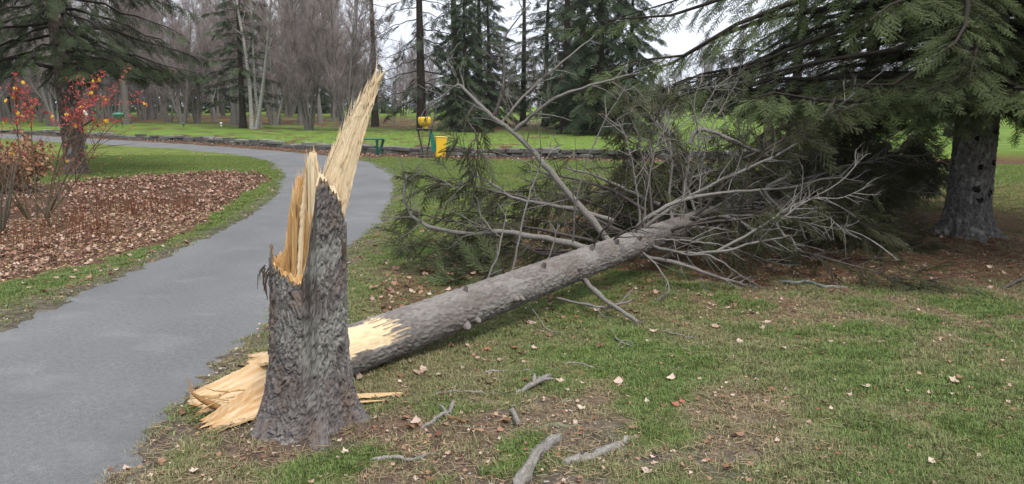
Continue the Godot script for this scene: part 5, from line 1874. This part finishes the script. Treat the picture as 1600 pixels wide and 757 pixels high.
# ---------------------------------------------------------------- fallen leaves
func build_leaves() -> void:
	var r := RandomNumberGenerator.new()
	r.seed = 616
	var shapes := []
	for k in 6:
		shapes.append(leaf_mesh(900 + k, [0.25, 0.5, 0.8, 1.1, 0.6, 0.35][k]))
	var tans := [Color(0.23, 0.135, 0.09), Color(0.32, 0.22, 0.17), Color(0.17, 0.08, 0.048), Color(0.40, 0.31, 0.26), Color(0.12, 0.055, 0.035)]
	var mats := []
	var pale := [Color(0.46, 0.38, 0.31), Color(0.30, 0.11, 0.08)]
	for c in tans + pale:
		var m := vmat("single dead leaf", 0.7, 0.35)
		m.albedo_color = c.linear_to_srgb()
		m.backlight_enabled = true
		m.backlight = lin(0.05, 0.03, 0.015)
		mats.append(m)
	# leaves one can point to
	var own := [
		[Vector3(-0.552, 0, -4.392), 0.11, 1, "pair of pinkish leaves cupped together right of the stump and plank"], [Vector3(-0.53, 0, -4.437), 0.09, 3, "pale leaf leaning on the cupped pair near the stump"],
		[Vector3(-0.489, 0, -3.67), 0.10, 3, "pale pinkish leaf beside the bent root"], [Vector3(-0.503, 0, -3.624), 0.08, 0, "tan leaf tucked under the bent root"], [Vector3(-0.541, 0, -3.718), 0.07, 0, "small tan leaf left of the bent root"],
		[Vector3(0.727, 0, -3.946), 0.055, 5, "pale rounded curled leaf alone on the worn patch"], [Vector3(1.875, 0, -3.231), 0.06, 5, "pale rounded curled leaf in the bottom right grass"],
		[Vector3(1.781, 0, -4.876), 0.085, 3, "pale leaf on the lawn below the lichen covered branch"], [Vector3(0.925, 0, -4.317), 0.09, 5, "pale crumpled leaf on the grass above the worn patch"], [Vector3(0.613, 0, -4.254), 0.10, 3, "whitish torn leaf on the worn patch's upper edge"],
		[Vector3(1.451, 0, -4.105), 0.08, 2, "dark brown folded leaf right of the worn patch"], [Vector3(2.002, 0, -4.163), 0.085, 5, "flat whitish leaf on the green lawn at right"], [Vector3(1.836, 0, -4.01), 0.06, 3, "small pale leaf left below the flat whitish leaf"],
		[Vector3(0.869, 0, -3.902), 0.07, 6, "dark red leaf on the worn patch"], [Vector3(0.914, 0, -3.938), 0.05, 6, "small red leaf beside the dark red one"], [Vector3(2.545, 0, -4.234), 0.11, 3, "long tan leaf on the lawn at the right"], [Vector3(2.61, 0, -4.296), 0.08, 0, "small tan leaf touching the long one at the right"],
		[Vector3(-1.714, 0, -3.213), 0.08, 3, "pale leaf at the path's edge bottom left"], [Vector3(-1.377, 0, -3.141), 0.075, 5, "white crumpled leaf at the bottom edge below the stump"], [Vector3(-0.767, 0, -3.34), 0.06, 5, "pale leaf at the stump's right foot"],
		[Vector3(1.082, 0, -3.491), 0.10, 0, "flat tan leaf in the lower lawn"], [Vector3(0.937, 0, -3.141), 0.06, 2, "brown leaf at the bottom edge of the lawn"], [Vector3(-0.033, 0, -3.71), 0.10, 2, "brown leaf beside the upright root knob"], [Vector3(-0.159, 0, -4.863), 0.085, 6, "reddish leaf under the fallen trunk"],
		[Vector3(0.067, 0, -4.823), 0.08, 5, "whitish leaf on the grass just below the trunk"], [Vector3(0.148, 0, -4.916), 0.07, 3, "small pale leaf right below the trunk"], [Vector3(0.017, 0, -4.93), 0.08, 6, "dark red leaf just below the trunk"], [Vector3(0.586, 0, -3.129), 0.07, 3, "pale leaf at the bottom edge in the middle"],
		[Vector3(2.308, 0, -4.057), 0.06, 3, "little pale leaf below the long tan one"], [Vector3(0.275, 0, -4.285), 0.08, 3, "pale leaf right of the forked root stub"], [Vector3(0.366, 0, -3.876), 0.07, 5, "small whitish leaf in the middle of the worn patch"],
	]
	for q in own:
		var t := thing("fallen_leaf", on_land(q[0].x, q[0].z) + Vector3(0, 0.012, 0), q[3], "leaf", "single fallen leaves on the lawn")
		var o := part("blade", shapes[r.randi_range(2, 4)], t)
		o.material_override = mats[q[2]]
		t.scale = Vector3.ONE * q[1] * 0.75
		t.rotation = Vector3(r.randf_range(-0.3, 0.3), r.randf() * TAU, r.randf_range(-0.3, 0.3))
	# more of the near ones, alike in each place
	var zones := [
		[45, Rect2(-1.4, -6.6, 1.6, 2.4), "dry brown leaf on the grass between path and fallen trunk", "leaves between path and trunk"],
		[40, Rect2(0.1, -6.4, 2.2, 1.5), "dry leaf on the ground beneath the fallen branches", "leaves beneath the fallen branches"],
		[55, Rect2(-0.9, -5.2, 4.2, 2.5), "small dry leaf scattered on the foreground lawn", "small leaves on the foreground lawn"],
		[34, Rect2(-1.95, -6.4, 0.5, 3.4), "small brown leaf along the crumbled path edge by the stump", "leaves along the path edge"],
		[26, Rect2(1.8, -8.6, 4.2, 2.8), "dry leaf lying near the standing spruce", "leaves near the standing spruce"],
		[60, Rect2(-5.0, -9.0, 1.5, 3.0), "pinkish brown leaf at the near edge of the leaf bed", "leaves at the near edge of the bed"],
	]
	for zn in zones:
		var got := 0
		while got < zn[0]:
			var rc: Rect2 = zn[1]
			var x := rc.position.x + r.randf() * rc.size.x
			var z := rc.position.y + r.randf() * rc.size.y
			if in_path(x, z) > -0.02:
				continue
			if absf(x) > -z * 0.66 or Vector2(x + 1.0, z + 3.72).length() < 0.32:
				continue
			got += 1
			var t := part("fallen_leaf", shapes[r.randi() % 6], self)
			tag(t, zn[2], "leaf", zn[3])
			t.material_override = mats[r.randi() % 5]
			t.position = on_land(x, z) + Vector3(0, 0.012, 0)
			var s := r.randf_range(0.035, 0.075)
			if zn[3].begins_with("small") or zn[3].ends_with("path edge"):
				s *= 0.6
			t.scale = Vector3.ONE * s
			t.rotation = Vector3(r.randf_range(-0.4, 0.4), r.randf() * TAU, r.randf_range(-0.4, 0.4))
	# deep litter
	var places := [[], [], []]
	var tints := [PackedColorArray(), PackedColorArray(), PackedColorArray()]
	var areas := [
		[44000, Rect2(-13.5, -19.5, 10.0, 13.0), 0.0],
		[22000, Rect2(-22, -37, 33, 17), 0.0],
		[3000, Rect2(-2.1, -10, 2.6, 6.0), 0.0],
		[1300, Rect2(-0.4, -11.5, 6.5, 6.6), 0.0],
		[1500, Rect2(-22, -60, 30, 24), 0.0],
		[9000, Rect2(-14, -28, 11, 12), 0.0],
	]
	var tuft := noise(93, 1.1, FastNoiseLite.TYPE_SIMPLEX_SMOOTH, 2)
	for a in areas:
		for k in a[0]:
			var rc: Rect2 = a[1]
			var x := rc.position.x + r.randf() * rc.size.x
			var z := rc.position.y + r.randf() * rc.size.y
			var p := in_path(x, z)
			if p > -0.04 or absf(x) > -z * 0.69 + 0.3:
				continue
			var l: float = cover(x, z)[2]
			var keep: float = l * clampf(0.5 + 2.0 * tuft.get_noise_2d(x, z), 0.08, 1.0) + 0.03
			if x < -5.6 and z > -12:
				keep *= 0.45
			if r.randf() > keep:
				continue
			var s := r.randf_range(0.028, 0.07)
			var w := r.randi() % 3
			var b := Basis.from_euler(Vector3(r.randf_range(-0.7, 0.7), r.randf() * TAU, r.randf_range(-0.7, 0.7))).scaled(Vector3.ONE * s)
			places[w].append(Transform3D(b, Vector3(x, gh(x, z) + r.randf_range(0.008, 0.045) * (0.35 + l), z)))
			var c: Color = tans[r.randi() % 5].lerp(Color(0.26, 0.15, 0.11), r.randf() * 0.6) * r.randf_range(0.8, 1.2)
			c.a = 1.0
			tints[w].append(c)
	for w in 3:
		var o := many("leaf_litter", shapes[[1, 2, 3][w]], places[w], tints[w], self)
		tag(o, ["pinkish brown dead leaves heaped in the bed and along the wall", "curled brown dead leaves lying deep in the bed and strip", "tightly curled dead leaves among the litter by bed and wall"][w], "leaf litter", "", "stuff")
	# wood chips and shreds on the bare margins
	var cp := []
	var ct := PackedColorArray()
	var cb := Buf.new()
	cb.box(Transform3D(), Vector3(1, 0.18, 0.35), 0.05, Color(1, 1, 1))
	var chip := cb.mesh(M.leaf)
	for k in 9000:
		var x := r.randf_range(-4.2, 4.0) if k < 4000 else r.randf_range(-7.0, -4.2)
		var z := -r.randf_range(2.6, 7.5) if k < 4000 else -r.randf_range(6.6, 12.5)
		if absf(x) > -z * 0.69 + 0.2 or in_path(x, z) > -0.02:
			continue
		var cv := cover(x, z)
		var keep: float = cv[0] * 0.9 + cv[1] * 0.55 + 0.06 if k < 4000 else 0.8 * cv[2]
		if r.randf() > keep:
			continue
		var s := r.randf_range(0.008, 0.028) * (1.0 if k < 4000 else 1.5)
		cp.append(Transform3D(Basis.from_euler(Vector3(r.randf_range(-0.3, 0.3), r.randf() * TAU, r.randf_range(-0.3, 0.3))).scaled(Vector3.ONE * s), Vector3(x, gh(x, z) + 0.004, z)))
		var c := Color(0.30, 0.20, 0.12).lerp(Color(0.48, 0.36, 0.22), r.randf()) if r.randf() < 0.6 or k >= 4000 else Color(0.3, 0.29, 0.27)
		ct.append(c)
	# dead straw and needles lying flat, crumbs of leaf
	var sb := Buf.new()
	sb.box(Transform3D(), Vector3(1, 0.04, 0.05), 0.012, Color(1, 1, 1))
	var straw := sb.mesh(M.leaf)
	var sp := []
	var stn := PackedColorArray()
	var lp := []
	var ltn := PackedColorArray()
	for k in 46000:
		var z := -lerpf(2.55, 9.5, pow(r.randf(), 1.2))
		var half := -z * 0.69 + 0.2
		var x := r.randf_range(-half, half)
		if in_path(x, z) > (-0.02 if r.randf() > 0.02 else 9.0):
			continue
		var cv := cover(x, z)
		if r.randf() > 0.25 + 0.75 * clampf(cv[0] + cv[1] + cv[5] * 0.6, 0, 1):
			continue
		if k % 9 == 0:
			lp.append(Transform3D(Basis.from_euler(Vector3(r.randf_range(-0.5, 0.5), r.randf() * TAU, r.randf_range(-0.5, 0.5))).scaled(Vector3.ONE * r.randf_range(0.012, 0.034)), Vector3(x, gh(x, z) + 0.008, z)))
			ltn.append(tans[r.randi() % 4] * 1.1)
		else:
			sp.append(Transform3D(Basis.from_euler(Vector3(r.randf_range(-0.2, 0.2), r.randf() * TAU, r.randf_range(-0.25, 0.25))).scaled(Vector3.ONE * r.randf_range(0.018, 0.06)), Vector3(x, gh(x, z) + r.randf_range(0.004, 0.014), z)))
			stn.append(Color(0.33, 0.27, 0.17).lerp(Color(0.2, 0.13, 0.08), r.randf()))
	tag(many("straw_litter", straw, sp, stn, self), "dead straw and needles strewn over the lawn", "litter", "", "stuff")
	tag(many("crumb_litter", shapes[2], lp, ltn, self), "small crumbs of dead leaf strewn over the lawn", "litter", "", "stuff")
	tag(many("chip_litter", chip, cp, ct, self), "fine wood chips, needles and grit on bare ground", "litter", "", "stuff")

# ---------------------------------------------------------------- grass
func tuft_mesh(sd: int, blades: int, spread: float, high: float, width: float) -> ArrayMesh:
	var r := RandomNumberGenerator.new()
	r.seed = sd
	var b := Buf.new()
	for k in blades:
		var an := r.randf() * TAU
		var p := Vector3(cos(an), 0, sin(an)) * spread * sqrt(r.randf())
		var h := high * r.randf_range(0.45, 1.2)
		var az := r.randf() * TAU
		var out := Vector3(cos(az), 0, sin(az)) * h * r.randf_range(0.3, 1.5)
		var s := Vector3(-sin(az), 0, cos(az)) * width * r.randf_range(0.7, 1.2)
		var m := p + out * 0.4 + Vector3(0, h * 0.65, 0)
		var e := p + out + Vector3(0, h * r.randf_range(0.6, 1.0), 0)
		var g := r.randf_range(0.7, 1.25)
		var c := Color(g, g, g)
		if r.randf() < 0.2:
			c = Color(1.7, 1.15, 1.3)
		var nn := (m - p).cross(s).normalized()
		if nn.y < 0:
			nn = -nn
		var k0 := b.v.size()
		for q in [p - s, p + s, m - s * 0.8, m + s * 0.8, e]:
			b.vert(q, nn, c)
		b.tri(k0, k0 + 1, k0 + 2); b.tri(k0 + 1, k0 + 3, k0 + 2); b.tri(k0 + 2, k0 + 3, k0 + 4)
	return b.mesh(M.grass)

func build_grass() -> void:
	var r := RandomNumberGenerator.new()
	r.seed = 717
	var shapes := [tuft_mesh(1, 20, 0.04, 0.020, 0.0014), tuft_mesh(2, 14, 0.03, 0.029, 0.0015), tuft_mesh(3, 24, 0.055, 0.014, 0.0015)]
	var places := [[], [], []]
	var tints := [PackedColorArray(), PackedColorArray(), PackedColorArray()]
	var clump := noise(95, 3.2, FastNoiseLite.TYPE_SIMPLEX_SMOOTH, 2)
	var tries := 760000
	for k in tries:
		# even in area, thinning with distance
		var z := -lerpf(2.55, 25.0, pow(r.randf(), 1.45))
		var half := -z * 0.69 + 0.25
		var x := r.randf_range(-half, half)
		var p := in_path(x, z)
		if p > -0.03 or wall_z(x) - z > 0:
			continue
		var c := cover(x, z)
		var d: float = c[4] * clampf(0.65 + 0.9 * clump.get_noise_2d(x, z), 0.12, 1.0)
		if r.randf() > d or r.randf() > clampf(half * 0.16, 0.25, 1.0):
			continue
		var w := r.randi() % 3
		var s := r.randf_range(0.7, 1.25) * (1.0 + 0.5 * smoothstep(6, 16, -z))
		if z > -7 and x > 1.2:
			s *= 1.1
		places[w].append(Transform3D(Basis(Vector3.UP, r.randf() * TAU).scaled(Vector3(s, s * r.randf_range(0.7, 1.2), s)), Vector3(x, gh(x, z) - 0.003, z)))
		var col := Color(0.122, 0.185, 0.05).lerp(Color(0.25, 0.22, 0.13), clampf(c[5] + c[1] * 0.5 + c[0] * 0.3 + r.randf_range(-0.25, 0.25), 0, 1)) * r.randf_range(0.8, 1.25)
		if z < -9:
			col = col.lerp(Color(0.16, 0.215, 0.052), 0.6)
		col.a = 1.0
		tints[w].append(col)
	for w in 3:
		var o := many("grass", shapes[w], places[w], tints[w], self)
		tag(o, ["short green and straw coloured lawn grass", "taller tufts of lawn grass", "low matted lawn grass"][w], "grass", "", "stuff")
	print("tufts ", places[0].size() + places[1].size() + places[2].size())
